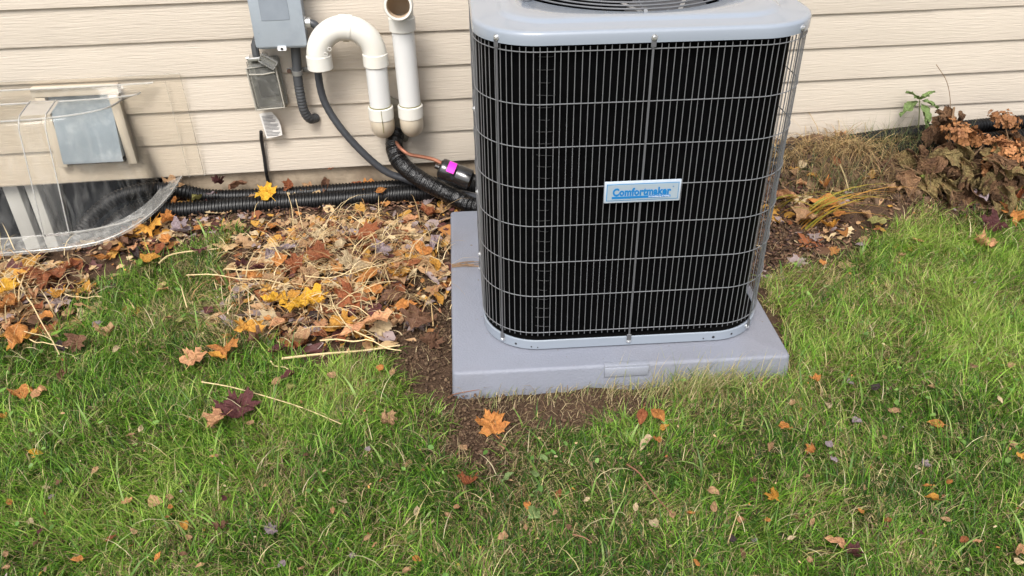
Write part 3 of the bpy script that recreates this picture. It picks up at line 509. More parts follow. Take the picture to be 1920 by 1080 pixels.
(-0.875, 0.75, 0.137, 1, 0.0362, 'rust', 'oval', 'rust red oval leaf against the concrete foundation, leftmost of two', 'fallen leaves'),
(-1.043, 0.75, 0.076, 1, 0.0527, 'rust', 'fold', 'rust red folded leaf against the concrete foundation, leftmost of two', 'fallen leaves'),
(-0.745, 0.75, 0.05, 1, 0.0615, 'orange', 'fold', 'orange folded leaf against the concrete foundation', 'fallen leaves'),
(-1.293, 0.75, 0.065, 1, 0.0605, 'rust', 'fragment', 'rust red torn leaf scrap beside the window well cover', 'fallen leaves'),
(-0.723, 0.471, 0.024, 0, 0.0642, 'golden', 'oval', 'golden oval leaf in the leaf pile beside the pad', 'fallen leaves'),
(-0.837, 0.519, 0.025, 0, 0.0606, 'tan', 'fragment', 'tan torn leaf scrap in the leaf pile beside the pad, rightmost of two', 'fallen leaves'),
(-0.848, -0.128, 0.039, 0, 0.0389, 'peach', 'maple', 'light peach-tan lobed maple leaf in the leaf pile beside the pad, leftmost of two', 'fallen leaves'),
(-0.508, 0.004, 0.038, 0, 0.051, 'peach', 'oval', 'light peach-tan oval leaf in the leaf pile beside the pad, rightmost of two', 'fallen leaves'),
(-1.076, 0.188, 0.038, 0, 0.0585, 'maroon', 'fold', 'dark maroon folded leaf in the leaf pile beside the pad', 'fallen leaves'),
(-0.699, 0.43, 0.025, 0, 0.0649, 'peach', 'fold', 'light peach-tan folded leaf in the leaf pile beside the pad', 'fallen leaves'),
(-0.665, 0.02, 0.037, 0, 0.059, 'brown', 'maple', 'brown lobed maple leaf in the leaf pile beside the pad', 'fallen leaves'),
(-0.623, 0.09, 0.029, 0, 0.0718, 'golden', 'fold', 'golden folded leaf in the leaf pile beside the pad', 'fallen leaves'),
(-1.01, -0.071, 0.036, 0, 0.038, 'orange', 'oval', 'orange oval leaf in the leaf pile beside the pad, second from left of five', 'fallen leaves'),
(-0.922, 0.13, 0.036, 0, 0.0602, 'tan', 'oval', 'tan oval leaf in the leaf pile beside the pad, second from left of five', 'fallen leaves'),
]
# stalks: points, radius, colour, lift, label, group
STALKS = [
([(-1.146, -0.354), (-1.069, -0.376), (-0.963, -0.433), (-0.861, -0.493), (-0.761, -0.564)], 0.0022, 'straw', 0.045, 'long thin yellow straw lying across the open lawn on the left', ''),
([(-0.944, -0.277), (-0.84, -0.265), (-0.721, -0.26), (-0.617, -0.256)], 0.0042, 'straw', 0.045, 'thick straight straw stick at the front edge of the leaf pile', ''),
([(-1.417, 0.296), (-1.395, 0.328), (-1.348, 0.355), (-1.234, 0.362)], 0.0034, 'straw', 0.04, 'pale curved stalk lying on the grass below the well cover', ''),
([(-1.302, 0.193), (-1.214, 0.171), (-1.123, 0.135), (-1.033, 0.093), (-0.929, 0.045)], 0.0026, 'straw', 0.05, 'long thin pale stalk running from the grass into the leaf pile', ''),
([(-0.979, -0.263), (-0.965, -0.284), (-0.933, -0.302), (-0.916, -0.323)], 0.0026, 'straw', 0.03, 'short bent pale stalk below the thick straw stick', ''),
([(-1.173, 0.19), (-1.091, 0.159), (-1.022, 0.152)], 0.0028, 'straw', 0.06, 'pale stalk poking out of the left tip of the leaf pile', ''),
([(-0.083, -0.788), (-0.062, -0.83), (-0.041, -0.885), (-0.017, -0.95)], 0.0024, 'twig', 0.05, 'thin reddish brown twig lying in the grass below the pad', ''),
([(-0.242, -0.973), (-0.221, -0.986), (-0.206, -0.999)], 0.002, 'twig', 0.045, 'short brown twig in the lower lawn near the middle', ''),
([(0.088, -1.016), (0.11, -0.967), (0.125, -0.928)], 0.0018, 'straw', 0.07, 'thin upright pale grass stalk in the lower lawn', ''),
([(-1.001, 0.493), (-1.0, 0.59), (-1.0, 0.638), (-1.028, 0.73)], 0.0022, 'straw', 0.05, 'pale forked stick standing in front of the hoses', ''),
([(-0.957, 0.446), (-0.981, 0.551), (-1.003, 0.646)], 0.0022, 'straw', 0.05, 'second pale stick leaning against the forked one by the hoses', ''),
([(1.02, 0.524), (1.009, 0.454), (1.005, 0.399)], 0.003, 'straw', 0.05, 'short stiff straw leaning on the mulch right of the unit', ''),
([(-0.491, -0.466), (-0.467, -0.447), (-0.404, -0.444)], 0.002, 'twig', 0.02, 'thin reddish root curling at the front left corner of the pad', ''),
([(-1.005, 0.043), (-0.971, 0.037), (-0.938, 0.034), (-0.906, 0.032), (-0.873, 0.032), (-0.841, 0.033)], 0.0014184351881768237, 'straw', 0.0659367270524115, 'leftmost of the pale dry stalks tangled in the leaf pile beside the pad', 'dry stalks in the leaf pile'),
([(-1.027, 0.319), (-0.978, 0.237), (-0.924, 0.177), (-0.868, 0.138), (-0.81, 0.117), (-0.754, 0.113)], 0.0022946953967618268, 'straw', 0.048765410600588095, 'second from left of the pale dry stalks tangled in the leaf pile beside the pad', 'dry stalks in the leaf pile'),
([(-0.721, -0.188), (-0.755, -0.165), (-0.784, -0.134), (-0.807, -0.097), (-0.823, -0.057), (-0.829, -0.017)], 0.0022275394161038447, 'straw', 0.05253169148789281, 'ninth from left of the pale dry stalks tangled in the leaf pile beside the pad', 'dry stalks in the leaf pile'),
([(-0.832, -0.093), (-0.802, -0.057), (-0.765, -0.027), (-0.723, -0.004), (-0.676, 0.013), (-0.627, 0.024)], 0.0019529487656010415, 'straw', 0.06502271927463071, 'twelfth from left of the pale dry stalks tangled in the leaf pile beside the pad', 'dry stalks in the leaf pile'),
([(-0.842, -0.221), (-0.795, -0.224), (-0.747, -0.233), (-0.7, -0.248), (-0.655, -0.269), (-0.612, -0.295)], 0.002751672194457484, 'straw', 0.055904046665685735, 'thirteenth from left of the pale dry stalks tangled in the leaf pile beside the pad', 'dry stalks in the leaf pile'),
([(-0.737, 0.167), (-0.712, 0.203), (-0.681, 0.234), (-0.645, 0.257), (-0.607, 0.273), (-0.566, 0.28)], 0.0022179525101582785, 'straw', 0.06760504427119438, 'rightmost of the pale dry stalks tangled in the leaf pile beside the pad', 'dry stalks in the leaf pile'),
([(-0.687, -0.252), (-0.728, -0.219), (-0.764, -0.176), (-0.794, -0.127), (-0.814, -0.074), (-0.825, -0.021)], 0.0027504861262326857, 'straw', 0.06761739961280593, 'eleventh from left of the pale dry stalks tangled in the leaf pile beside the pad', 'dry stalks in the leaf pile'),
([(-0.771, -0.074), (-0.797, -0.072), (-0.824, -0.063), (-0.849, -0.05), (-0.873, -0.032), (-0.894, -0.009)], 0.0017989404467806873, 'straw', 0.04658651442863073, 'fourth from left of the pale dry stalks tangled in the leaf pile beside the pad', 'dry stalks in the leaf pile'),
([(-0.911, 0.341), (-0.905, 0.389), (-0.892, 0.434), (-0.873, 0.472), (-0.849, 0.502), (-0.821, 0.524)], 0.0014629163408944506, 'straw', 0.06296101193621291, 'third from left of the pale dry stalks tangled in the leaf pile beside the pad', 'dry stalks in the leaf pile'),
([(-0.918, -0.182), (-0.871, -0.169), (-0.82, -0.168), (-0.769, -0.18), (-0.718, -0.203), (-0.673, -0.237)], 0.0015077589865875767, 'straw', 0.05999407021991502, 'eighth from left of the pale dry stalks tangled in the leaf pile beside the pad', 'dry stalks in the leaf pile'),
([(-0.881, -0.022), (-0.857, -0.021), (-0.832, -0.022), (-0.807, -0.024), (-0.782, -0.028), (-0.758, -0.033)], 0.0027421231969718372, 'straw', 0.06741649103569004, 'fifth from left of the pale dry stalks tangled in the leaf pile beside the pad', 'dry stalks in the leaf pile'),
([(-0.909, 0.075), (-0.87, 0.063), (-0.831, 0.06), (-0.794, 0.065), (-0.759, 0.077), (-0.727, 0.098)], 0.002268176589623367, 'straw', 0.06851553138559908, 'seventh from left of the pale dry stalks tangled in the leaf pile beside the pad', 'dry stalks in the leaf pile'),
([(-0.82, 0.093), (-0.774, 0.083), (-0.728, 0.084), (-0.683, 0.095), (-0.642, 0.115), (-0.603, 0.147)], 0.0021295782105936883, 'straw', 0.058710761692171556, 'fifteenth from left of the pale dry stalks tangled in the leaf pile beside the pad', 'dry stalks in the leaf pile'),
([(-0.789, 0.459), (-0.75, 0.4), (-0.721, 0.335), (-0.701, 0.27), (-0.693, 0.207), (-0.695, 0.149)], 0.002052750601575391, 'straw', 0.06198203495095272, 'fourteenth from left of the pale dry stalks tangled in the leaf pile beside the pad', 'dry stalks in the leaf pile'),
([(-0.918, -0.057), (-0.879, -0.042), (-0.834, -0.041), (-0.789, -0.052), (-0.746, -0.075), (-0.71, -0.11)], 0.0027486278125407604, 'straw', 0.05127805695458676, 'sixth from left of the pale dry stalks tangled in the leaf pile beside the pad', 'dry stalks in the leaf pile'),
([(-0.851, 0.003), (-0.822, -0.013), (-0.793, -0.028), (-0.763, -0.041), (-0.733, -0.052), (-0.703, -0.061)], 0.002233870108200551, 'straw', 0.052510099334139734, 'tenth from left of the pale dry stalks tangled in the leaf pile beside the pad', 'dry stalks in the leaf pile'),
([(-1.696, -0.087), (-1.675, -0.099), (-1.654, -0.11), (-1.634, -0.122), (-1.613, -0.134), (-1.592, -0.146)], 0.0017115529799104673, 'straw', 0.06509519175987284, 'third from left of the pale dry stalks tangled in the left leaf heap', 'dry stalks in the left leaf heap'),
([(-1.822, 0.173), (-1.808, 0.204), (-1.791, 0.233), (-1.77, 0.26), (-1.746, 0.282), (-1.718, 0.298)], 0.0018672551106281455, 'straw', 0.06583847228893272, 'second from left of the pale dry stalks tangled in the left leaf heap', 'dry stalks in the left leaf heap'),
([(-1.679, -0.105), (-1.653, -0.123), (-1.628, -0.138), (-1.602, -0.15), (-1.576, -0.158), (-1.552, -0.163)], 0.0020315430579993113, 'straw', 0.05062569606807212, 'fifth from left of the pale dry stalks tangled in the left leaf heap', 'dry stalks in the left leaf heap'),
([(-1.805, 0.031), (-1.789, 0.045), (-1.777, 0.063), (-1.77, 0.087), (-1.768, 0.114), (-1.773, 0.146)], 0.001657020838627358, 'straw', 0.051964803550412816, 'leftmost of the pale dry stalks tangled in the left leaf heap', 'dry stalks in the left leaf heap'),
([(-1.655, 0.111), (-1.631, 0.103), (-1.606, 0.097), (-1.582, 0.092), (-1.558, 0.089), (-1.534, 0.088)], 0.0018848959929335949, 'straw', 0.05542264239683724, 'rightmost of the pale dry stalks tangled in the left leaf heap', 'dry stalks in the left leaf heap'),
([(-1.733, 0.059), (-1.697, 0.008), (-1.661, -0.046), (-1.624, -0.102), (-1.587, -0.159), (-1.552, -0.216)], 0.0026319695522764672, 'straw', 0.0696728413757199, 'fourth from left of the pale dry stalks tangled in the left leaf heap', 'dry stalks in the left leaf heap'),
]
# ================================================================== GROUND
M_soil = material('soil', (.085, .052, .033), .95, spec=.2, noise=(60, .45), hue2=((.16, .10, .06), 9, .45, .7), bump=(120, .9, .012))
def build_ground():
    xs = np.r_[-80, -30, -12, -7, -4.5, np.arange(-3.5, 3.51, .03), 4.5, 7, 12, 30, 80]
    ys = np.r_[-80, -30, -12, -6, -3.5, -2.6, np.arange(-2.1, .96, .03)]
    X, Y = np.meshgrid(xs, ys); q = np.sqrt(((X-WELL[0])/WELL[1])**2+((Y-WALL_Y)/WELL[2])**2)
    near = (q > .88) & (q < 1.12) & (Y < WALL_Y)
    k = np.where(near, 1/np.maximum(q, .01), 1); X = WELL[0]+(X-WELL[0])*k; Y = WALL_Y+(Y-WALL_Y)*k
    Z = hh(X, Y)+(vnoise(X, Y, 9, 0)-.5)*.018+(vnoise(X, Y, 30, 1)-.5)*.01
    Z = np.where((np.abs(X) > 4) | (Y < -2.7), Z*.3, Z); Z = np.where(in_pad(X, Y, -.02), -.05, Z)
    nx, ny = len(xs), len(ys); V = np.stack([X, Y, Z], -1).reshape(-1, 3); qq = q.ravel(); F = []
    for j in range(ny-1):
        for i in range(nx-1):
            a = j*nx+i; f = (a, a+1, a+nx+1, a+nx)
            if max(qq[t] for t in f) < 1.0+.06 and min(qq[t] for t in f) < .97: continue
            F.append(f)
    me = bpy.data.meshes.new('ground'); me.from_pydata(V.tolist(), [], F); me.polygons.foreach_set('use_smooth', [True]*len(F)); me.update()
    # soil in the bed, root-bound brown-green thatch where the lawn grows (and beyond)
    d = poly_dist(V[:, 0], V[:, 1], LAWN); d = np.where((V[:, 1] < -1.05) | (np.abs(V[:, 0]) > 2.4), .2, d)
    at = me.color_attributes.new('tint', 'FLOAT_COLOR', 'POINT'); k = ss(-.02, .06, d)[:, None]
    c = np.ones((len(V), 4), np.float32); c[:, :3] = np.array([.075, .045, .028])*(1-k)+np.array([.085, .085, .034])*k
    at.data.foreach_set('color', c.ravel())
    m = M_soil; t = m.node_tree; b = t.nodes['Principled BSDF']; src = b.inputs['Base Color'].links[0].from_socket
    a = t.nodes.new('ShaderNodeAttribute'); a.attribute_name = 'tint'; x = t.nodes.new('ShaderNodeMix'); x.data_type = 'RGBA'; x.inputs[0].default_value = .65
    t.links.new(src, x.inputs[6]); t.links.new(a.outputs['Color'], x.inputs[7]); t.links.new(x.outputs[2], b.inputs['Base Color'])
    link('ground', me, m, None, 'structure')
build_ground()

# ================================================================== HOUSE WALL
SZ, SE = .1304, .1252
M_siding = material('vinyl_siding', (.55, .487, .408), .5, spec=.35, noise=(2.2, .05), bump=(26, .8, .003, (.42, 1, 7.0)))
M_concrete = material('concrete', (.36, .29, .21), .9, spec=.2, noise=(14, .22), hue2=((.22, .17, .12), 5, .45, .62), bump=(70, .5, .006))
M_caulk = material('trim_vinyl', (.55, .48, .38), .5, spec=.3, noise=(6, .05))
house = thing('house_wall', 'house wall of beige lapped vinyl siding above a low concrete foundation', 'house wall', (0, WALL_Y, 0))
def siding_board(x0, x1, k, proud=0.):
    z = SZ+k*SE; n = max(2, int((x1-x0)/.08)); xs = np.linspace(x0, x1, n); prof = [(.020, .006), (.003, -.0015), (.0006, .0006), (0, .004), (.0124, SE+.012)]
    mb = MB(); R = []
    for x in xs:
        wob = (vnoise(x, k*3.7, 1.3, 2)-.5)*.004*(1 if k < 8 else 0); sag = (vnoise(x, k*5.1, .8, 3)-.5)*.003
        R.append([(x, a-proud+wob*(1-i/5), z+b+sag) for i, (a, b) in enumerate(prof)])
    mb.rings(R, closed=False)
    return mb.build('siding_board', M_siding, house, smooth=30)
rr = random.Random(4)
for k in range(20):
    if k in (0, 1): sp = [-6, -.737 + .004*k, 2.95, 6]
    elif k == 4: sp = [-6, -2.4, 1.391, 6]
    else: sp = [-6, -6+rr.uniform(1.2, 1.9), 3.4+rr.uniform(0, 1.6), 6]
    for i in range(len(sp)-1):
        siding_board(sp[i]-(.02 if i else 0)*(i % 2 == 0), sp[i+1]+(.02 if i % 2 == 0 and i+2 < len(sp) else 0), k, .0 if i % 2 == 0 else .0022)
mb = MB(); mb.bevel_box((-4.6, .15, -.43), (2.8, .25, 1.14), 0); mb.bevel_box((2.255, .15, -.43), (7.49, .25, 1.14), 0)
mb.bevel_box((-2.345, .15, -.74), (1.71, .25, .52), 0)
mb.build('foundation', M_concrete, house)
mb = MB(); mb.bevel_box((0, .16, 1.35), (12, .25, 2.42), 0); mb.build('sheathing', material('sheathing', (.25, .2, .14), .9), house)

# ---- basement window in the foundation, inside the well
M_white = material('white_vinyl', (.42, .41, .38), .4, noise=(9, .06))
M_dkglass = material('dark_glass', (.012, .014, .016), .12, spec=.6, noise=(3, .2))
M_dkwall = material('damp_concrete', (.06, .055, .05), .8, noise=(10, .3), bump=(60, .4, .005))
bw = thing('basement_window', 'dark basement window with a white frame seen low through the clear well cover', 'window', (-2.345, WALL_Y+.09, -.18))
mb = MB(); mb.bevel_box((0, 0, 0), (1.70, .01, .60), 0); mb.build('pane', M_dkglass, bw)
mb = MB()
for x in (-.80, .27): mb.bevel_box((x, -.02, 0), (.055, .05, .6), .004)
mb.build('frame', M_white, bw)
mb = MB(); mb.bevel_box((.345, -.026, 0), (.045, .04, .598), .004); mb.build('sash', M_white, bw)

# ---- window well liner
M_liner = material('well_liner', (.09, .09, .085), .55, metal=.3, noise=(12, .3), hue2=((.05, .045, .035), 4, .45, .6))
mb = MB(); R = []
for i in range(26):
    z = .03-.62*i/25; e = .008*math.sin(i*2.1)
    R.append([(WELL[0]+(WELL[1]+e)*math.cos(PI+PI*j/48), WALL_Y+.02+(WELL[2]+.02+e)*math.sin(PI+PI*j/48), z) for j in range(49)])
R.insert(0, [(WELL[0]+(WELL[1]+.03)*math.cos(PI+PI*j/48), WALL_Y+.02+(WELL[2]+.05)*math.sin(PI+PI*j/48), .028) for j in range(49)])
wl = mb.build('window_well', M_liner, None); tag(wl, 'dark metal window well sunk in the ground under the clear cover', 'window well')
mb = MB(); mb.rings([[(WELL[0]+.56*math.cos(2*PI*j/32), WALL_Y-.05+.42*math.sin(2*PI*j/32), -.5) for j in range(32)]], cap0=True)
mb.build('well_floor', material('well_gravel', (.05, .04, .03), .95, noise=(50, .5), bump=(60, .8, .02)), None, kind='structure')

# ================================================================== WALL VENT (hood behind the cover)
M_galv = material('galvanised', (.30, .35, .39), .42, metal=.35, spec=.5, noise=(7, .12), hue2=((.42, .46, .49), 14, .5, .7), bump=(14, .15, .003))
wv = thing('wall_vent', 'small blue-grey metal vent hood in beige trim behind the clear cover', 'wall vent', (-1.705, WALL_Y, .21))
mb = MB(); mb.bevel_box((0, -.012, .272), (.29, .03, .034), .003); mb.build('trim_board', M_caulk, wv)
for x, h, z in ((.122, .262, .122), (-.122, .262, .122)):
    mb = MB(); mb.bevel_box((x, -.012, z), (.034, .03, h), .003); mb.build('trim_board', M_caulk, wv)
mb = MB(); mb.add([(-.104, -.004, .252), (.104, -.004, .252), (.104, -.055, .03), (-.104, -.055, .03), (-.104, .0, .03), (.104, .0, .03), (-.104, .0, .252), (.104, .0, .252), (-.104, -.055, .016), (.104, -.055, .016)],
                  [(0, 1, 2, 3), (3, 2, 9, 8), (1, 7, 5, 2), (0, 3, 4, 6)]); mb.build('hood', M_galv, wv)
mb = MB(); mb.bevel_box((0, -.02, .008), (.2, .03, .012), .002); mb.build('lower_lip', material('dark_trim', (.16, .14, .11), .7, noise=(10, .2)), wv)

# ================================================================== WINDOW WELL COVER
M_clear = plastic_sheet('clear_polycarbonate', (.985, .98, .965), .008, (6.0, 6.0, .5), .05, 1.25, .09)  # tall milky streaks painted into the plastic, standing for reflections
M_flange = plastic_sheet('clear_flange', (.985, .975, .955), .016, (4, 4, 4), .12, 1.08, .012)
M_edge = plastic_sheet('plastic_edge', (.95, .95, .93), .34, (6, 6, 6), .1, 1.4, .10)
wc = thing('window_well_cover', 'clear plastic bubble cover over the window well against the siding', 'window well cover', (-2.0, WALL_Y-.022, 0))
RP = [(.56, .012, .500), (.55, .022, .497), (.525, .05, .470), (.50, .062, .462), (.455, .150, .452), (.440, .168, .440), (.445, .178, .425), (.500, .265, .078), (.503, .272, .070)]
def cover_ring(a, b, z, n=72):
    out_ = []
    for j in range(n+1):
        t = PI*j/n; e = .72       # flattened ellipse: straight sides, round corners
        c, s = math.cos(t), math.sin(t); x = a*math.copysign(abs(c)**e, c); y = b*abs(s)**e
        out_.append((x, -y, z))
    return out_
mb = MB(); mb.rings([cover_ring(*r) for r in RP], closed=False); dome = mb.build('dome', M_clear, wc, smooth=28)
mb = MB(); mb.rings([cover_ring(*r) for r in [(.503, .272, .0705), (.515, .285, .066), (.575, .350, .056), (.578, .354, .046)]], closed=False); mb.v = [(x, y, z+.085*max(0, (abs(x)-.30)/.275)**2) for x, y, z in mb.v]; mb.build('lip', plastic_sheet('milky_lip', (.96, .95, .92), .16, (4, 4, 4), .12, 1.35, .22), wc, smooth=28)
for zz, yy, aa, r in ((.4995, .014, .56, .0035), (.466, .058, .51, .0035), (.446, .166, .44, .0035), (.068, .272, .502, .003), (.055, .351, .576, .0025)):
    mb = MB(); mb.tube([(x, y, z+(.085*max(0, (abs(x)-.30)/.275)**2 if zz < .06 else 0)) for x, y, z in cover_ring(aa, yy, zz)], r, 6); mb.build('moulded_edge', M_edge, wc)
mb = MB(); mb.bevel_box((0, .012, .327), (1.31, .003, .39), 0); mb.build('wall_flange', M_flange, wc)
mb = MB(); mb.tube([(-.655, .010, .523), (.655, .010, .523), (.656, .010, .132)], .0016, 6); mb.tube([(.60, .011, .50), (.60, .011, .13)], .0011, 6); mb.build('flange_edge', plastic_sheet('thin_edge', (.96, .96, .94), .16, (6, 6, 6), .1, 1.3, .08), wc)
for x0 in (.16, -.40):
    mb = MB(); R = []
    for (a, b, z) in [(.525, .056, .472), (.455, .158, .460), (.44, .176, .446), (.445, .192, .425), (.5, .279, .078), (.5, .272, .066)]:
        s_ = b
        R.append([(x0-.005, -s_+.012, z-.004), (x0+.003, -s_, z), (x0+.087, -s_, z), (x0+.095, -s_+.012, z-.004)])
    mb.rings(R, closed=False); mb.build('moulded_rib', M_clear, wc, smooth=28)
    for e in (.003, .087):
        mb = MB(); mb.tube([(r[1 if e < .05 else 2]) for r in R], .0022, 6); mb.build('moulded_edge', M_edge, wc)

# ================================================================== DISCONNECT BOX, OUTLET, CABLES ON THE WALL
M_box = material('grey_enamel', (.34, .385, .43), .45, metal=.1, spec=.5, noise=(5, .08), hue2=((.29, .33, .38), 9, .5, .68), bump=(160, .15, .002), spots=(34, (.2, .23, .27), .70))
M_boxdk = material('grey_enamel_dark', (.22, .25, .285), .5, spec=.4, noise=(14, .12))
M_lead = material('lead_grey', (.055, .058, .062), .5, spec=.4, noise=(20, .15))
M_black = material('black_plastic', (.012, .012, .013), .42, spec=.5, noise=(30, .2))
M_zinc = material('zinc', (.55, .55, .54), .35, metal=.8, noise=(30, .15))
M_whmetal = material('white_metal', (.75, .76, .77), .35, noise=(20, .05))
db = thing('disconnect_box', 'blue-grey metal electrical disconnect box on the siding with a darker rectangular patch', 'electrical box', (-.968, WALL_Y, .612))
mb = MB(); mb.bevel_box((0, -.045, .155), (.158, .088, .30), .004); mb.build('body', M_box, db)
mb = MB(); V = [(-.085, .02), (.085, .02), (.087, .34), (-.087, .34)]
mb.bevel_box((0, -.0945, .172), (.17, .010, .315), .004)
mb.bevel_box((0, -.088, .016), (.162, .02, .006), .002)
mb.build('door', M_box, db)
mb = MB(); mb.bevel_box((-.005, -.1003, .185), (.092, .0016, .165), .0005, 1); mb.build('darker_rectangle', M_boxdk, db)  # flat rectangle in a darker grey on the door
mb = MB(); mb.bevel_box((.0, -.1, .010), (.030, .004, .016), .004); mb.build('hasp_tab', M_whmetal, db)
mb = MB(); mb.cyl((.0, -.1025, .008), (.0, -.1015, .008), .0045, 10); mb.build('hasp_hole', M_black, db)
mb = MB(); mb.bevel_box((.0835, -.07, .085), (.012, .024, .04), .003); mb.cyl((.086, -.07, .083), (.103, -.07, .083), .0185, 14); mb.build('conduit_connector', M_zinc, db)

# short ribbed conduit
def ribbed(r, amp, n0=0, n1=1e9, per=2): return lambda i, n: r+(amp if (i % per) else -amp)*(1 if n0 <= i <= n1 else 0)
cp = spline([(-.93, .73, .625), (-.936, .732, .55), (-.94, .73, .49), (-.939, .728, .42), (-.935, .732, .375), (-.922, .748, .342), (-.905, .785, .330)], 90)
mb = MB(); mb.tube(cp, lambda i, n: .0165+(.0011*math.sin(i*2.1) if i > 38 else 0), 14)
cd = mb.build('conduit', M_lead); tag(cd, 'short dark ribbed conduit curving from under the disconnect box into the siding', 'conduit')
mb = MB(); mb.tube([(-.938, .731, .512), (-.938, .731, .528)], .0200, 16); mb.bevel_box((-.962, .758, .52), (.03, .006, .018), .002); mb.bevel_box((-.914, .758, .52), (.03, .006, .018), .002)
mb.build('clamp', material('clamp_grey', (.22, .22, .21), .5, metal=.5, noise=(30, .2)), cd)
mb = MB(); mb.cyl((-.969, .756, .52), (-.969, .748, .52), .0075, 8); mb.build('screw', material('rust_dark', (.09, .05, .035), .7), cd)

# whip to the unit
wp = spline([(-.878, .71, .695), (-.852, .706, .688), (-.838, .715, .65), (-.852, .725, .58), (-.866, .72, .522), (-.858, .715, .417), (-.810, .70, .317), (-.735, .69, .215), (-.665, .685, .145), (-.60, .68, .115), (-.5, .64, .09), (-.36, .56, .09), (-.30, .48, .10)], 150)
mb = MB(); mb.tube(wp, lambda i, n: .0132+.00035*math.sin(i*1.9), 14)
M_whip = material('whip_grey', (.045, .048, .055), .38, spec=.5, noise=(15, .1)); tag(mb.build('electrical_whip', M_whip), 'smooth dark grey cable loop hanging from the box behind the hooked pipe to the unit', 'cable')

# outlet with in-use cover
M_smoke = plastic_sheet('smoky_plastic', (.66, .66, .62), .10, (6, 6, 6), .15, 1.35, .12)
M_latch = plastic_sheet('latch_plastic', (.82, .82, .80), .18, (9, 9, 9), .1, 1.45, .2)
M_putty = material('putty_grey', (.36, .34, .29), .5, noise=(12, .12))
oc = thing('outlet_cover', 'smoky clear weatherproof outlet cover below the disconnect box, slightly tilted', 'outlet cover', (-1.045, WALL_Y, .395)); oc.rotation_euler = (0, math.radians(-3), 0)
mb = MB(); mb.bevel_box((0, -.012, .085), (.108, .024, .178), .008); mb.build('back_plate', material('shaded_plate', (.27, .265, .24), .6, noise=(10, .2)), oc)
mb = MB(); mb.bevel_box((0, -.028, .09), (.066, .012, .11), .006); mb.build('receptacle', material('receptacle_grey', (.05, .05, .047), .5, noise=(8, .3)), oc)
# clear bubble: a five sided shell with a stepped rim
mb = MB(); R = []
for (w_, h_, y) in ((.110, .180, -.024), (.110, .180, -.034), (.100, .168, -.036), (.096, .162, -.072), (.088, .152, -.078)):
    R.append([Vector((sx*w_/2+dx, y, .085+sz*h_/2+dz)) for sx, sz, dx, dz in ((-1, -1, .008, 0), (1, -1, -.008, 0), (1, -1, 0, .008), (1, 1, 0, -.008), (1, 1, -.008, 0), (-1, 1, .008, 0), (-1, 1, 0, -.008), (-1, -1, 0, .008))])
mb.rings(R, True, False, True); mb.build('clear_lid', M_smoke, oc, smooth=0)
mb = MB(); rim = [(-.049, -.079, .010), (.049, -.079, .010), (.049, -.079, .160), (-.049, -.079, .160), (-.049, -.079, .010)]; mb.tube(rim, .0032, 6); mb.build('lid_rim', M_putty, oc)
mb = MB(); mb.tube([(-.044, -.081, .138), (0, -.081, .134), (.044, -.081, .138)], .0025, 6); mb.build('lid_rib', M_putty, oc)
mb = MB(); mb.bevel_box((-.008, -.045, .184), (.062, .045, .012), .003); mb.build('hinge_bracket', M_zinc, oc)
mb = MB(); mb.cyl((-.047, -.05, .186), (-.036, -.05, .186), .007, 8); mb.build('hinge_screw', M_zinc, oc)
rot = Matrix.Rotation(math.radians(38), 3, 'Y')
mb = MB()
for dx, dz, sx, sz in ((0, .014, .060, .004), (0, -.014, .060, .004), (-.028, 0, .004, .03), (.028, 0, .004, .03)):
    mb.bevel_box(Vector((.030, -.085, .178))+rot @ Vector((dx, 0, dz)), (sx, .016, sz), .001, 1, 0, rot)
mb.bevel_box((.030, -.080, .178), (.056, .004, .028), .001, 1, 0, rot)
mb.build('latch', M_latch, oc)
mb = MB(); mb.tube([(-.012, -.05, .19), (-.01, -.045, .225), (.004, -.035, .25)], .013, 10); mb.build('cable_entry', M_lead, oc)

# paper tag
M_paper = material('paper', (.62, .60, .57), .8, spec=.2, noise=(20, .08))
M_ink = material('ink', (.10, .10, .11), .8)
mb = MB(); ol = [(-.033, .0), (-.020, .004), (.012, .006), (.030, -.022), (.036, -.05), (.036, -.083), (.012, -.088), (-.022, -.092)]
def curl(x, z): return -.030-.10*(x*x)+.02*z-.10*max(0, -z-.06)
N_ = len(ol); mb.add([(x, curl(x, z), z) for x, z in ol]+[(0, curl(0, -.045), -.045)], [(i, (i+1) % N_, N_) for i in range(N_)])
pt = mb.build('paper_label', M_paper, smooth=0); pt.location = (-1.066, WALL_Y+.002, .368); tag(pt, 'curled white paper label with fine printed lines hanging below the outlet cover', 'label')
mb = MB()
for i in range(15):
    z = -.008-.0052*i; x0 = -.026+.02*(z/-.09)*.4; x1 = min(.03, .012+(-z)*.42)-.004*((i*7) % 3)
    if i in (5, 11): x1 -= .018
    xs = np.linspace(x0, x1, 7)
    mb.rings([[(x, curl(x, z)-.0016-.0012, z+.0009), (x, curl(x, z)-.0016-.0012, z-.0009)] for x in xs], closed=False)
mb.build('printed_lines', M_ink, pt, smooth=0)
# thin black cable down the foundation
mb = MB(); mb.tube(spline([(-1.105, .756, .30), (-1.112, .768, .262), (-1.114, .770, .2), (-1.117, .768, .135), (-1.121, .785, .11), (-1.122, .797, .04), (-1.123, .79, -.02)], 40), .0066, 8)
tag(mb.build('ground_cable', M_black), 'thin straight black cable running down the siding into the soil', 'cable')

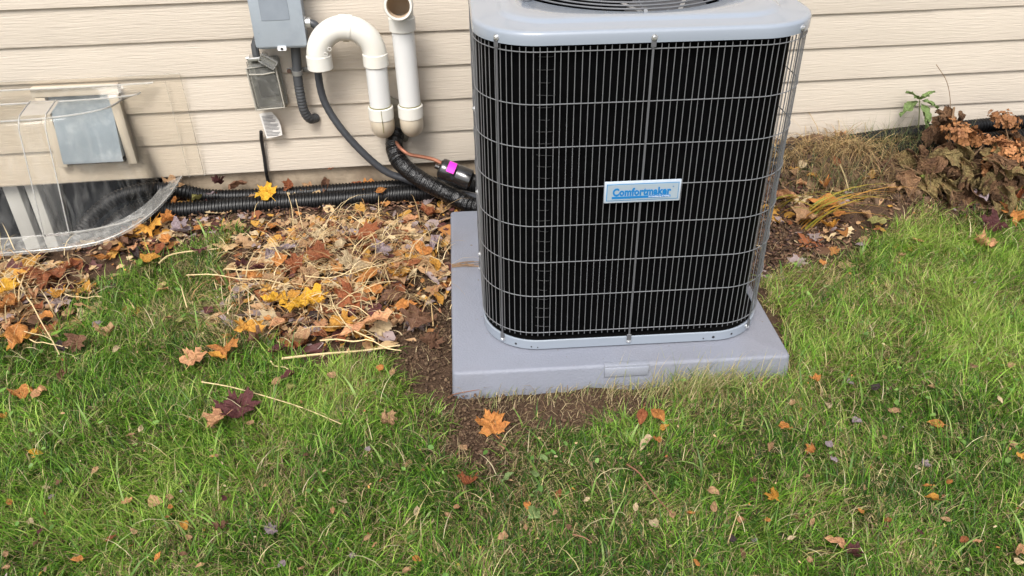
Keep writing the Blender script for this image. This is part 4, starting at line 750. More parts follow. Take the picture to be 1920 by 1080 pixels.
# ================================================================== PVC PIPES
M_pvc = material('white_pvc', (.65, .635, .585), .38, spec=.5, noise=(5, .04), hue2=((.70, .66, .55), 7, .52, .75), spots=(55, (.33, .30, .22), .735))
M_pvcw = material('white_pvc_pipe', (.63, .63, .62), .35, spec=.5, noise=(5, .03), spots=(48, (.36, .34, .3), .745))
M_pvcb = material('aged_pvc', (.60, .53, .42), .35, spec=.5, noise=(6, .08), hue2=((.50, .43, .31), 8, .5, .7))
M_dirt = material('mouldy_joint', (.20, .185, .07), .8, noise=(40, .4))
M_inside = material('pipe_inside', (.52, .40, .28), .6, noise=(10, .15))
def arc(c, r, a0, a1, u, v, n=18):
    c, u, v = Vector(c), Vector(u), Vector(v); return [c+u*(r*math.cos(a0+(a1-a0)*i/n))+v*(r*math.sin(a0+(a1-a0)*i/n)) for i in range(n+1)]
def collar(mb, a, b, r, n=22):
    a, b = Vector(a), Vector(b); d = b-a; mb.tube([a, a+d*.06, a+d*.94, b], [r-.003, r, r, r-.003], n)
X1, X2, YP = -.660, -.556, .665
EX, EY, EZ = Vector((1, 0, 0)), Vector((0, 1, 0)), Vector((0, 0, 1))
hk = thing('vent_pipe', 'white plastic vent pipe hooked over like a cane, open end facing down', 'pipe', (0, 0, 0))
rp, rc = .0372, .0432
mb = MB(); mb.cyl((X1, YP, .40), (X1, YP, .575), rp, 24); mb.build('pipe', M_pvcw, hk)
mb = MB(); R0 = .094; zc = .592; xc = X1-R0
mb.tube(arc((xc, YP, zc), R0, 0, PI, EX, EZ, 40), .0405, 24); mb.build('return_bend', M_pvc, hk)
mb = MB(); collar(mb, (X1, YP, .552), (X1, YP, .597), rc); mb.build('coupling', M_pvc, hk)
mb = MB(); mb.tube(arc((xc, YP, zc), R0, 1.32, 1.68, EX, EZ, 8), .0428, 24); mb.build('coupling', M_pvc, hk)
mb = MB(); mb.tube(arc((xc, YP-.002, zc), R0-.0405, 1.30, 1.70, EX, EZ, 8), .006, 10); mb.build('joint_stain', M_dirt, hk)
mb = MB(); xl = X1-2*R0
mb.tube([(xl, YP, .600), (xl, YP, .597), (xl, YP, .553), (xl, YP, .550), (xl, YP, .550), (xl, YP, .59)], [.040, rc, rc, rc-.003, rp, rp-.001], 24, False); mb.build('socket', M_pvc, hk)
for (dx, z, dy) in ((-.145+.02, .628, -.034), (-.16+.02, .612, -.037)):
    mb = MB(); mb.tube(arc((X1+dx-.02, YP+dy-.006, z), .006, 0, 2*PI, EX, EZ, 12), .0011, 5); mb.build('moulded_mark', M_pvc, hk)
def bottom_elbow(X, par, r=.0415):
    mb = MB(); mb.tube(arc((X, YP+.052, .365), .052, PI, 1.5*PI, EY, EZ, 14)+[Vector((X, YP+.13, .313))], r, 24); mb.build('elbow', M_pvcb, par)
    mb = MB(); collar(mb, (X, YP, .362), (X, YP, .408), rc+.001); mb.build('coupling', M_pvc, par)
    mb = MB(); mb.tube([(X, YP, .4075), (X, YP, .4115)], rp+.0018, 22); mb.build('joint_stain', M_dirt, par)
    mb = MB(); mb.bevel_box((X, YP-.006, .333), (.016, .014, .004), .0015); mb.build('moulded_mark', M_pvc, par)
bottom_elbow(X1, hk)
mb = MB(); mb.tube([(X1+.003, YP-.0442, .408), (X1+.004, YP-.0445, .36), (X1+.004, YP-.033, .32)], .0012, 5); mb.build('mould_seam', M_dirt, hk)
st = thing('vent_pipe', 'white plastic vent pipe with an elbow whose open mouth faces outward', 'pipe', (0, 0, 0))
mb = MB(); mb.cyl((X2, YP, .40), (X2-.004, YP, .695), rp+.0008, 24); mb.build('pipe', M_pvcw, st)
bottom_elbow(X2, st)
mb = MB(); collar(mb, (X2-.004, YP, .668), (X2-.004, YP, .714), rc+.0015); mb.build('coupling', M_pvc, st)
dv = Vector((-.06, -.99, .10)).normalized(); a = Vector((X2-.004, YP, .712))
mb = MB(); P = arc(a+dv*.05, .05, PI, .5*PI, dv, EZ, 14); mb.tube(P, .0405, 24, False); mb.build('elbow', M_pvc, st)
e = P[-1]
mb = MB(); mb.tube([e-dv*.004, e, e+dv*.038, e+dv*.042, e+dv*.042, e+dv*.040], [.0405, .0465, .0465, .0440, .0385, .0372], 26, False); mb.build('socket', M_pvc, st)
mb = MB(); mb.tube([e+dv*.0405, e+dv*.012]+P[::-1], [.0374]+[.0364]*(len(P)+1), 26, False); mb.build('bore', M_inside, st)
# sealing compound round the line entry
M_seal = material('sealant', (.23, .21, .16), .85, noise=(25, .3), hue2=((.12, .11, .085), 8, .45, .6), bump=(50, .7, .01))
mb = MB(); rs = random.Random(2)
bm = bmesh.new(); bmesh.ops.create_icosphere(bm, subdivisions=4, radius=1)
for v in bm.verts:
    n_ = vnoise(v.co.x+5, v.co.z+v.co.y*.7+3, 2.6, 2)*.5+.7; v.co = Vector((v.co.x*.066*n_, v.co.y*.028*n_, v.co.z*.085*n_))
me = bpy.data.meshes.new('sealant'); bm.to_mesh(me); bm.free(); me.polygons.foreach_set('use_smooth', [True]*len(me.polygons))
sp_ = link('sealant_patch', me, M_seal); sp_.location = (-.612, WALL_Y-.002, .315); tag(sp_, 'lumpy grey-brown sealant on the siding behind the pipe elbows', 'sealant')

# ================================================================== REFRIGERANT LINES, DRIER, HOSES
M_wrap = material('black_wrap', (.006, .006, .0065), .24, spec=.6, noise=(20, .2), bump=(75, .9, .006, (1, 1, 1)))
lp = spline([(-.615, .79, .268), (-.622, .75, .262), (-.628, .705, .232), (-.608, .66, .19), (-.536, .61, .140), (-.424, .56, .090), (-.35, .52, .066), (-.27, .46, .095)], 420)
rw = random.Random(8); jit = [rw.uniform(-.0016, .0016) for _ in range(420)]
mb = MB(); mb.tube(lp, lambda i, n: (.0305 if i > 35 else .0305-.0002*(35-i))+.5*jit[i]+.0017*((i*.23+.6*math.sin(i*.05)) % 1), 20)
tag(mb.build('insulated_line', M_wrap, smooth=75), 'thick shiny black wrapped refrigerant line bending from the wall to the unit', 'refrigerant line')
M_cu = material('copper', (.36, .155, .095), .38, metal=.75, noise=(30, .25), hue2=((.22, .09, .06), 12, .5, .7))
mb = MB(); mb.tube(spline([(-.632, .76, .255), (-.628, .715, .262), (-.605, .672, .243), (-.575, .648, .227), (-.53, .622, .226), (-.49, .60, .224), (-.455, .585, .211), (-.43, .575, .200)], 70), .0068, 10)
tag(mb.build('copper_line', M_cu), 'thin bare copper line running from the wall to the black filter drier', 'copper pipe')
a, b = Vector((-.470, .585, .198)), Vector((-.33, .55, .140)); d = (b-a).normalized()
fd = thing('filter_drier', 'black cylindrical filter drier with a bright pink label beside the unit', 'filter drier', a)
M_gloss = material('gloss_black', (.011, .011, .012), .22, spec=.6, coat=.4, noise=(20, .1))
mb = MB(); mb.tube([d*t for t in (0, .002, .008, .016, .060, .064, .068, .072, .12, .13)], [.012, .026, .036, .0388, .0388, .0364, .0364, .0388, .0388, .02], 26); mb.build('body', M_gloss, fd)
mb = MB(); mb.tube([-d*.014, d*.006], .0095, 10); mb.build('fitting', M_gloss, fd)
n1 = (EZ-d*EZ.dot(d)).normalized(); n2 = d.cross(n1)
mb = MB(); mb.rings([[d*t+(n1*math.cos(g)+n2*math.sin(g))*.0397 for g in np.linspace(-.10, 1.15, 10)] for t in (.030, .047, .0585)], closed=False)
mb.build('label', material('pink_label', (.80, .03, .55), .5, noise=(40, .1), spots=(70, (.5, .02, .33), .58)), fd)

M_hose = material('corrugated_hose', (.006, .006, .0065), .42, spec=.4, noise=(25, .3))
def hose(pts, r, label, period=.0125):
    L = sum(math.dist(pts[i], pts[i+1]) for i in range(len(pts)-1)); n = int(L/period)*4; p = spline(pts, n)
    pat = [r, r*1.0, r*.86, r*.86]
    mb = MB(); mb.tube(p, lambda i, n: pat[i % 4], 16)
    tag(mb.build('drain_hose', M_hose, smooth=50), label, 'hose', 'corrugated drain hoses along the foundation')
hose([(-1.86, .60, -.30), (-1.84, .62, -.15), (-1.80, .65, -.02), (-1.70, .70, .070), (-1.58, .725, .105), (-1.46, .735, .098), (-1.34, .745, .058), (-1.17, .742, .050), (-.85, .742, .052), (-.45, .738, .060), (0, .735, .075), (.45, .73, .10), (.92, .70, .135), (1.30, .715, .165), (1.83, .73, .185), (2.4, .73, .19), (4, .73, .15)], .0275,
     'black corrugated hose nearest the foundation, arching through the well cover')
hose([(-1.72, .52, -.30), (-1.71, .53, -.12), (-1.68, .55, .0), (-1.61, .60, .062), (-1.53, .64, .070), (-1.46, .655, .050), (-1.34, .664, .046), (-1.22, .668, .048), (-.85, .670, .050), (-.52, .665, .060), (-.2, .66, .066), (.4, .66, .085), (.92, .64, .105), (1.30, .655, .125), (1.80, .66, .150), (2.4, .66, .16), (4, .66, .12)], .0345,
     'black corrugated hose on the side away from the foundation, resting on the soil')
# ================================================================== EQUIPMENT PAD AND AIR CONDITIONER
M_pad = material('pad_plastic', (.212, .226, .270), .55, spec=.4, noise=(4, .05), hue2=((.20, .205, .236), 3, .45, .65), bump=(170, .7, .003), spots=(46, (.15, .12, .10), .70))
M_cap = material('painted_steel', (.245, .278, .325), .22, spec=.5, coat=.5, noise=(3, .03), bump=(5, .05, .004))
M_wire = material('wire_grey', (.20, .205, .215), .42, metal=.35, spec=.5, noise=(30, .1))
M_coil = material('coil_black', (.0015, .0015, .0017), .8, spec=.03, noise=(40, .4))
M_dark = material('coil_inside', (.003, .003, .003), .8, spec=.05)
M_tubebend = material('tube_bend', (.007, .007, .008), .5)
M_screw = material('screw_zinc', (.62, .63, .64), .3, metal=.75)
pad = thing('equipment_pad', 'blue-grey plastic pad set in the soil under the air conditioner', 'pad', (0, 0, 0), PAD_ROT)
mb = MB(); bm = bmesh.new(); bmesh.ops.create_cube(bm, size=1)
for v in bm.verts:
    k = .457 if v.co.z > 0 else .464; v.co = Vector((math.copysign(k, v.co.x), math.copysign(k, v.co.y), .076 if v.co.z > 0 else -.05))
bmesh.ops.bevel(bm, geom=[e for e in bm.edges if abs(e.verts[0].co.z-e.verts[1].co.z) > .05], offset=.014, segments=4, profile=.5, affect='EDGES')
bmesh.ops.bevel(bm, geom=[e for e in bm.edges if e.verts[0].co.z > .05 and e.verts[1].co.z > .05 and len(e.link_faces) == 2 and abs(e.link_faces[0].normal.z-e.link_faces[1].normal.z) > .5], offset=.009, segments=4, profile=.5, affect='EDGES')
mb.add([v.co for v in bm.verts], [[v.index for v in f.verts] for f in bm.faces]); bm.free(); mb.build('slab', M_pad, pad, smooth=50)
mb = MB(); mb.bevel_box((.008, -.4585, .056), (.120, .012, .030), .003); mb.bevel_box((.008, -.452, .0735), (.120, .018, .0075), .002)
mb.build('raised_label', material('pad_label', (.25, .265, .31), .5, noise=(200, .12), bump=(260, .5, .001)), pad)

UC = Matrix.Rotation(PAD_ROT, 3, 'Z') @ Vector((.0263, .0133, .076))
ac = thing('air_conditioner', 'large grey air conditioner unit with black coil behind a wire guard, on the pad', 'air conditioner', UC, PAD_ROT)
HALF = .395; RAD = .15
def rsq(s, half, r):
    """point on a rounded square by arc length from the front centre, positive to +x; also the outward normal"""
    st = half-r; q = PI*r/2; per = 8*st+4*q; s = s % per
    segs = [(st, 'l', (0, -half), (1, 0), (0, -1)), (q, 'c', (st, -st), -PI/2), (2*st, 'l', (half, -st), (0, 1), (1, 0)), (q, 'c', (st, st), 0), (2*st, 'l', (st, half), (-1, 0), (0, 1)), (q, 'c', (-st, st), PI/2), (2*st, 'l', (-half, st), (0, -1), (-1, 0)), (q, 'c', (-st, -st), PI), (st, 'l', (-st, -half), (1, 0), (0, -1))]
    for g in segs:
        if s <= g[0]+1e-9:
            if g[1] == 'l': return Vector((g[2][0]+g[3][0]*s, g[2][1]+g[3][1]*s, 0)), Vector((*g[4], 0))
            a = g[3]+s/r; n = Vector((math.cos(a), math.sin(a), 0)); return Vector((g[2][0], g[2][1], 0))+n*r, n
        s -= g[0]
    return Vector((0, -half, 0)), Vector((0, -1, 0))
def per(half, r): return 8*(half-r)+2*PI*r
def rsq_ring(half, r, z, n=144): return [rsq(per(half, r)*i/n, half, r)[0]+Vector((0, 0, z)) for i in range(n)]
# cap: skirt, rolled edge, band, raised plateau, round opening
mb = MB(); R = []
for (ins, z) in [(.006, .8385), (.0, .8385), (.0, .842), (.0, .860), (.002, .8655), (.006, .8672), (.013, .8678), (.060, .8684), (.065, .8696), (.070, .8735), (.075, .8755), (.084, .8760)]:
    R.append(rsq_ring(HALF-ins, max(.04, RAD-ins*.6), z))
N_ = 144
def ang_circle(rad, z, cy=.015):
    return [Vector((rad*math.sin(2*PI*i/N_), cy-rad*math.cos(2*PI*i/N_), z)) for i in range(N_)]
R += [ang_circle(.300, .8765), ang_circle(.296, .874), ang_circle(.294, .865), ang_circle(.294, .80)]
mb.rings(R); mb.build('top_cap', M_cap, ac, smooth=50)
# base pan
mb = MB(); mb.rings([rsq_ring(.3865, .149, .033), rsq_ring(.389, .150, .034), rsq_ring(.3915, .150, .032), rsq_ring(.3915, .150, .006), rsq_ring(.380, .145, .0035), rsq_ring(.30, .10, .0035)])
mb.build('base_pan', M_cap, ac, smooth=45)
for sx, zz, rr_ in ((-.305, .017, .0032), (-.262, .014, .0022), (-.245, .012, .0018), (.205, .014, .0022), (.232, .017, .004), (.285, .019, .003)):
    s_ = sx*1.02; p, n = rsq(s_, .3915, .15); mb = MB(); mb.cyl(p+Vector((0, 0, zz))-n*.002, p+Vector((0, 0, zz))+n*.0006, rr_, 10); mb.build('pan_hole', M_black, ac)
# coil: thick wall of black fins, open at the top
mb = MB(); c1, c2 = (.371, .147), (.345, .13)
mb.rings([rsq_ring(*c1, .036), rsq_ring(*c1, .846), rsq_ring(*c2, .846), rsq_ring(*c2, .036)]); mb.build('coil', M_coil, ac, smooth=50).location = (-.008, 0, 0)
me_bend = MB().tube(spline([(-.010, 0, 0), (0, -.004, 0), (.022, -.006, 0), (.028, -.002, 0)], 8), .0009, 5).mesh('coil_tube')
for i in range(26):
    z = .07+i*.0295; p, n = rsq(-.245-.085, *c1); q, nq = rsq(-.236, *c1)
    o = link('coil_tube', me_bend, M_tubebend, ac); o.location = q+Vector((-.008, .0015, z)); o.rotation_euler = (0, rr.uniform(-.05, .05), rr.uniform(-.1, .1)); o.scale = (rr.uniform(.7, 1.15), 1, 1)
mb = MB(); mb.bevel_box((-.28, .30, .44), (.20, .15, .80), .02); mb.build('service_panel', M_dark, ac)
mb = MB(); mb.rings([rsq_ring(.3863, .149, .031)], cap0=True); mb.build('inner_floor', M_dark, ac)
# wire guard: hoops, wires, straps, screws
GH, GR = .3895, .147
HZ = [.824, .704, .599, .493, .389, .283, .180, .062]
mb0 = MB(); ring = rsq_ring(GH+.0024, GR, 0, 180); mb0.tube(ring+[ring[0]], .00130, 6, False); me_hoop = mb0.mesh('guard_hoop')
for z in HZ: o = link('guard_hoop', me_hoop, M_wire, ac); o.location = (0, 0, z)
me_wire = MB().tube([(0, 0, .050), (0, 0, .3), (0, 0, .6), (0, 0, .834)], .00100, 6).mesh('guard_wire')
M_strap = material('strap_grey', (.11, .112, .12), .45, metal=.2, spec=.5, noise=(30, .1))
STR = [0, -.352, .352, -.74, .74]
for i in range(-76, 77):
    s_ = i*.01585+.004
    if min(abs(s_-t) for t in STR) < .006: continue
    p, n = rsq(s_, GH, GR); o = link('guard_wire', me_wire, M_wire, ac); o.location = p+n*rr.uniform(-.0006, .0006)+Vector((0, 0, rr.uniform(-.001, .001))); o.rotation_euler = (rr.gauss(0, .0010), rr.gauss(0, .0010), 0)
mb0 = MB(); mb0.rings([[(-.0024, 0, z), (-.0024, -.0020, z), (.0024, -.0020, z), (.0024, 0, z)] for z in (.036, .83)], True, True, True)
mb0.bevel_box((0, -.0022, .838), (.012, .0028, .022), .001, 1); mb0.bevel_box((0, -.0022, .034), (.012, .0028, .02), .001, 1); me_strap = mb0.mesh('guard_strap')
mb0 = MB(); mb0.tube([(0, .001, 0), (0, -.0015, 0)], [.0068, .0068], 14); mb0.tube([(0, -.001, 0), (0, -.0048, 0), (0, -.0056, 0)], [.0044, .0044, .0036], 6); me_screw = mb0.mesh('screw', 20)
for s_ in STR:
    p, n = rsq(s_, GH+.003, GR); a = math.atan2(n.y, n.x)+PI/2
    o = link('guard_strap', me_strap, M_strap, ac); o.location = p; o.rotation_euler = (0, 0, a)
    for z in (.850, .020):
        q, n = rsq(s_, HALF+.0004 if z > .5 else .3925, RAD); o = link('screw', me_screw, M_screw, ac); o.location = q+Vector((0, 0, z)); o.rotation_euler = (rr.uniform(-.1, .1), 0, a)
for (x, z) in ((-.3905, .60), (-.3905, .36), (-.3905, .16)):
    o = link('screw', me_screw, M_screw, ac); o.location = (x-.003, -.13, z); o.rotation_euler = (0, 0, -PI/2)
# fan guard in the opening
M_guard = material('guard_grey', (.16, .165, .175), .4, metal=.3, spec=.5, noise=(30, .1))
def gz(r): return .877+.020*(1-(r/.296)**2)
for r in [.286, .266, .246, .226, .206, .186, .166, .146, .126, .106, .086, .066]:
    mb = MB(); mb.tube([(r*math.cos(t), .015+r*math.sin(t), gz(r)) for t in np.linspace(0, 2*PI, 97)], .0021, 7, False); mb.build('guard_ring', M_guard, ac)
for i in range(6):
    t = -PI/2+.0+i*PI/3; P = [(r*math.cos(t), .015+r*math.sin(t), gz(r)-.0042) for r in (.05, .12, .2, .27, .292)]
    mb = MB(); mb.tube(P, .0026, 7); mb.cyl((.292*math.cos(t), .015+.292*math.sin(t), gz(.292)-.006), (.307*math.cos(t), .015+.307*math.sin(t), .879), .0048, 8); mb.build('guard_strut', M_guard, ac)
for t in (-PI/2-.98, -PI/2+.98, PI/2-.6, PI/2+.6):
    c = Vector((.312*math.cos(t), .015+.312*math.sin(t), .8800)); mb = MB()
    mb.tube([c+Vector((.0095*math.cos(g), .0095*math.sin(g), 0)) for g in np.linspace(0, 2*PI, 17)], .0030, 7, False); u = Vector((-math.cos(t), -math.sin(t), 0)); mb.tube([c+u*.010, c+u*.028+Vector((0, 0, .001))], .0030, 7); mb.build('guard_eyelet', M_guard, ac)
    o = link('screw', me_screw, M_screw, ac); o.location = c+Vector((0, 0, -.002)); o.rotation_euler = (-PI/2, 0, 0)
mb = MB(); mb.cyl((0, .015, .60), (0, .015, .79), .07, 24); mb.cyl((0, .015, .79), (0, .015, .83), .03, 16); mb.build('fan_motor', M_dark, ac)
M_blade = material('fan_blade', (.10, .10, .105), .45, metal=.4, noise=(10, .15))
for i in range(3):
    t0 = i*2*PI/3+.5; R = []
    for r in np.linspace(.05, .275, 7): R.append([(r*math.cos(t0+g*(.5+r)), .015+r*math.sin(t0+g*(.5+r)), .80+.05*g+dz) for g, dz in ((-.7, 0), (0, .006), (.7, 0), (.7, -.003), (0, .003), (-.7, -.003))])
    mb = MB(); mb.rings(R, True, True, True); mb.build('fan_blade', M_blade, ac)
mb = MB()
for s_ in (-1, 1): mb.bevel_box((.055*s_+.05, -.215+.015, .860), (.010, .13, .003), .001, 1, 0, Matrix.Rotation(-.35*s_, 3, 'Z'))
mb.build('motor_bracket', M_screw, ac)
mb = MB(); mb.bevel_box((.062, -.262, .864), (.030, .022, .003), .001); mb.cyl((.062, -.262, .864), (.062, -.262, .870), .0085, 14); mb.build('bracket_bolt', M_screw, ac)
# badge
M_bplate = material('badge_silver', (.50, .56, .64), .35, metal=.25, noise=(10, .03))
M_bpanel = material('badge_panel', (.33, .40, .46), .4, metal=.2, noise=(10, .03))
M_bblue = material('badge_blue', (.008, .155, .40), .4, noise=(10, .05))
M_bline = material('badge_line', (.06, .22, .42), .4)
BC = Vector((.0016, -.3985, .4790)); BW, BH = .188, .0575
mb = MB(); mb.bevel_box(BC, (BW, .005, BH), .0022, 2); bp_ = mb.build('badge', M_bplate, ac)
def rect(mb, x0, x1, z0, z1, y): mb.bevel_box(((x0+x1)/2+BC.x, y, (z0+z1)/2+BC.z), (x1-x0, .0008, z1-z0), 0)
yb = BC.y-.0027
mb = MB(); rect(mb, -.0885, .0885, -.0225, .0225, yb); mb.build('badge_border', M_bline, bp_, smooth=0)
mb = MB(); rect(mb, -.0865, .0865, -.0205, .0205, yb-.0007); mb.build('badge_panel', M_bpanel, bp_, smooth=0)
mb = MB(); rect(mb, -.0750, .0690, -.0165, -.0105, yb-.0014); mb.build('badge_bar', M_bblue, bp_, smooth=0)
def lettering(txt, name, w, h, x0, z0, y, mat, bold, parent, space=1.0):
    cu = bpy.data.curves.new(name, 'FONT'); cu.body = txt; cu.size = 1; cu.offset = bold; cu.space_character = space; cu.extrude = .012; cu.resolution_u = 4
    o = bpy.data.objects.new(name, cu); COL.objects.link(o); dg = bpy.context.evaluated_depsgraph_get(); dg.update()
    me = bpy.data.meshes.new_from_object(o.evaluated_get(dg)); COL.objects.unlink(o); bpy.data.objects.remove(o); me.name = name
    v = np.zeros(len(me.vertices)*3); me.vertices.foreach_get('co', v); v = v.reshape(-1, 3); mn, mx = v.min(0), v.max(0)
    n = np.empty_like(v); n[:, 0] = x0+(v[:, 0]-mn[0])/(mx[0]-mn[0])*w; n[:, 2] = z0+(v[:, 1]-mn[1])/(mx[1]-mn[1])*h; n[:, 1] = y-(v[:, 2]-mn[2])/(mx[2]-mn[2])*.0006
    me.vertices.foreach_set('co', n.ravel()); me.update(); me.materials.clear(); return link(name, me, mat, parent)
lettering('Comfortmaker', 'lettering', .143, .0215, BC.x-.0735, BC.z-.0095, yb-.0012, M_bblue, .046, bp_, 1.06)
lettering('Air Conditioning & Heating', 'small_lettering', .052, .0038, BC.x+.0145, BC.z-.0153, yb-.0020, M_whmetal, .012, bp_)
lettering('\u00ae', 'registered_mark', .0034, .0034, BC.x+.0725, BC.z+.0095, yb-.0012, M_bblue, .0, bp_)

# ================================================================== LEAVES
LC = {'yellow': (.66, .36, .03), 'golden': (.55, .27, .045), 'orange': (.48, .195, .05), 'tan': (.40, .24, .125), 'peach': (.54, .28, .14), 'pale': (.56, .43, .26), 'rust': (.27, .085, .032), 'brown': (.17, .085, .048),
      'maroon': (.10, .03, .03), 'lilac': (.30, .235, .25), 'dark': (.04, .026, .026), 'olive': (.27, .25, .08), 'green': (.20, .34, .05)}
def leaf_material(name, c):
    m = material('leaf_'+name, c, .55, spec=.35, noise=(3.2, .22), hue2=((c[0]*.55, c[1]*.45, c[2]*.5), 2.6, .5, .72), bump=(7, .5, .04), spots=(9, (c[0]*.35, c[1]*.3, c[2]*.35), .68), obj_rand=.22)
    t = m.node_tree; b = t.nodes['Principled BSDF']; L = t.links.new
    def mth(op, p, q=None, r=None):     # veins: a midrib and slanting side ribs in the leaf's own coordinates
        n = t.nodes.new('ShaderNodeMath'); n.operation = op
        for i, v in enumerate((p, q, r)):
            if v is None: continue
            if isinstance(v, (int, float)): n.inputs[i].default_value = v
            else: L(v, n.inputs[i])
        return n.outputs[0]
    tc = t.nodes.new('ShaderNodeTexCoord'); sx = t.nodes.new('ShaderNodeSeparateXYZ'); L(tc.outputs['Object'], sx.inputs[0]); ax = mth('ABSOLUTE', sx.outputs[0])
    side = mth('GREATER_THAN', mth('SINE', mth('MULTIPLY', mth('SUBTRACT', sx.outputs[1], mth('MULTIPLY', ax, .9)), 40.)), .90); vein = mth('MAXIMUM', mth('LESS_THAN', ax, .014), mth('MULTIPLY', side, .6))
    vm = t.nodes.new('ShaderNodeMix'); vm.data_type = 'RGBA'; L(mth('MULTIPLY', vein, .55), vm.inputs[0]); L(b.inputs['Base Color'].links[0].from_socket, vm.inputs[6]); vm.inputs[7].default_value = (min(1, c[0]*1.35+.03), min(1, c[1]*1.45+.03), c[2]*1.4+.02, 1); L(vm.outputs[2], b.inputs['Base Color'])
    tr = t.nodes.new('ShaderNodeBsdfTranslucent'); t.links.new(b.inputs['Base Color'].links[0].from_socket, tr.inputs[0])
    mx = t.nodes.new('ShaderNodeMixShader'); mx.inputs[0].default_value = .22; t.links.new(b.outputs[0], mx.inputs[1]); t.links.new(tr.outputs[0], mx.inputs[2]); t.links.new(mx.outputs[0], t.nodes['Material Output'].inputs[0]); return m
M_leaf = {k: leaf_material(k, v) for k, v in LC.items()}
HALFO = {'maple': [(0, 1.0), (.05, .86), (.13, .83), (.15, .66), (.27, .72), (.33, .66), (.55, .80), (.54, .68), (.66, .60), (.50, .46), (.44, .36), (.60, .28), (.66, .18), (.42, .12), (.36, .02), (.14, .06), (.02, .04)],
         'oval': [(0, 1.0), (.10, .88), (.20, .74), (.29, .56), (.33, .40), (.30, .22), (.19, .08), (.03, .01)],
         'oak': [(0, 1.0), (.09, .93), (.10, .82), (.22, .80), (.20, .68), (.10, .62), (.28, .60), (.32, .50), (.12, .44), (.26, .40), (.29, .30), (.10, .26), (.17, .17), (.06, .08), (.015, .0)]}
def leaf_outline(kind, r):
    if kind == 'fragment':
        n = 9; return [(.42*(.55+.6*r.random())*math.cos(2*PI*i/n), .5+.45*(.5+.6*r.random())*math.sin(2*PI*i/n)) for i in range(n)]
    h = HALFO['oval' if kind in ('fold', 'crumple') and r.random() < .5 else ('maple' if kind in ('fold', 'crumple') else kind)]
    w = r.uniform(.78, 1.12); R = [(x*w*r.uniform(.8, 1.12), y+r.uniform(-.05, .05)) for x, y in h]; L = [(-x*w*r.uniform(.85, 1.1), y+r.uniform(-.02, .02)) for x, y in h[1:]]
    return R+L[::-1]
def leaf_mesh(kind, seed):
    r = random.Random(seed); ol = leaf_outline(kind, r); cx, cy = 0, .42
    fold = {'fold': r.uniform(.7, 1.25), 'crumple': .35}.get(kind, r.uniform(.08, .5)); roll = {'crumple': r.uniform(1.0, 1.7)}.get(kind, r.uniform(-.7, .8)); cr = {'crumple': .17, 'fold': .10}.get(kind, .085)
    ph = [r.uniform(0, 6.28) for _ in range(4)]
    def shape(x, y):
        y0 = y-.45; z = abs(x)*fold*.8; x2 = x*(1-.35*min(1, fold))
        z += cr*(math.sin(x*9+ph[0])*math.sin(y*7+ph[1])+.6*math.sin(x*17+ph[2]+y*11))
        if abs(roll) > .01: a = y0*roll; z += (1-math.cos(a))/roll*1.0+.0; y0 = math.sin(a)/roll
        return (x2, y0, z)
    V = []; F = []; n = len(ol)
    for k in (1, .66, .33): V += [shape(cx+(x-cx)*k, cy+(y-cy)*k) for x, y in ol]
    V.append(shape(cx, cy))
    for lv in range(2):
        for i in range(n): j = (i+1) % n; F.append((lv*n+i, lv*n+j, (lv+1)*n+j, (lv+1)*n+i))
    for i in range(n): F.append((2*n+i, 2*n+(i+1) % n, 3*n))
    if kind in ('maple', 'oval', 'oak'):     # stem
        b = len(V); s1 = r.uniform(-.1, .1); L = r.uniform(.15, .4)
        for t in (0, .5, 1): p = shape(0, .04); V += [(p[0]-.012+s1*t*t, p[1]-L*t, p[2]+.012+.05*t), (p[0]+.012+s1*t*t, p[1]-L*t, p[2]+.012+.05*t)]
        F += [(b, b+1, b+3, b+2), (b+2, b+3, b+5, b+4)]
    zs = [v[2] for v in V]; z0 = sorted(zs)[len(zs)//6]; V = [(x, y, z-z0) for x, y, z in V]
    mb = MB(); mb.add(V, F); return mb.mesh('leaf_'+kind, smooth=60)
LEAF_ME = {k: [leaf_mesh(k, 10*i+j*100+hash_) for i in range(8) for j in (1,)] for k, hash_ in (('maple', 1), ('oval', 2), ('fold', 3), ('crumple', 4), ('fragment', 5), ('oak', 6))}
def put_leaf(name, x, y, z, L, c, k, r, flat, parent=None):
    me = r.choice(LEAF_ME[k]); o = bpy.data.objects.new(name, me); COL.objects.link(o)
    if not me.materials: me.materials.append(None)
    o.material_slots[0].link = 'OBJECT'; o.material_slots[0].material = M_leaf[c]
    o.location = (x, y, z); o.rotation_euler = (r.gauss(0, flat), r.gauss(0, flat), r.uniform(0, 6.28)); s = L*1.02; o.scale = (s, s, s)
    if parent: o.parent = parent
    return o
rl = random.Random(21)
for (x, y, z, absz, L, c, k, lab, grp) in LEAVES:
    on_lawn = float(poly_dist(x, y, LAWN)) > -.01
    zz = z+(.022 if y < .735 else 0) if absz else float(hh(x, y))+z+(rl.uniform(.010, .024) if on_lawn else .004)
    o = put_leaf('fallen_leaf', x, y, zz, L, c, k, rl, .20 if on_lawn else .22); tag(o, lab, 'leaf', grp)
    if 'oak' in lab and 'large' in lab: o.rotation_euler = (.1, -.1, -1.25)
    if lab.startswith('bright orange maple'): o.rotation_euler = (.25, .05, .3)
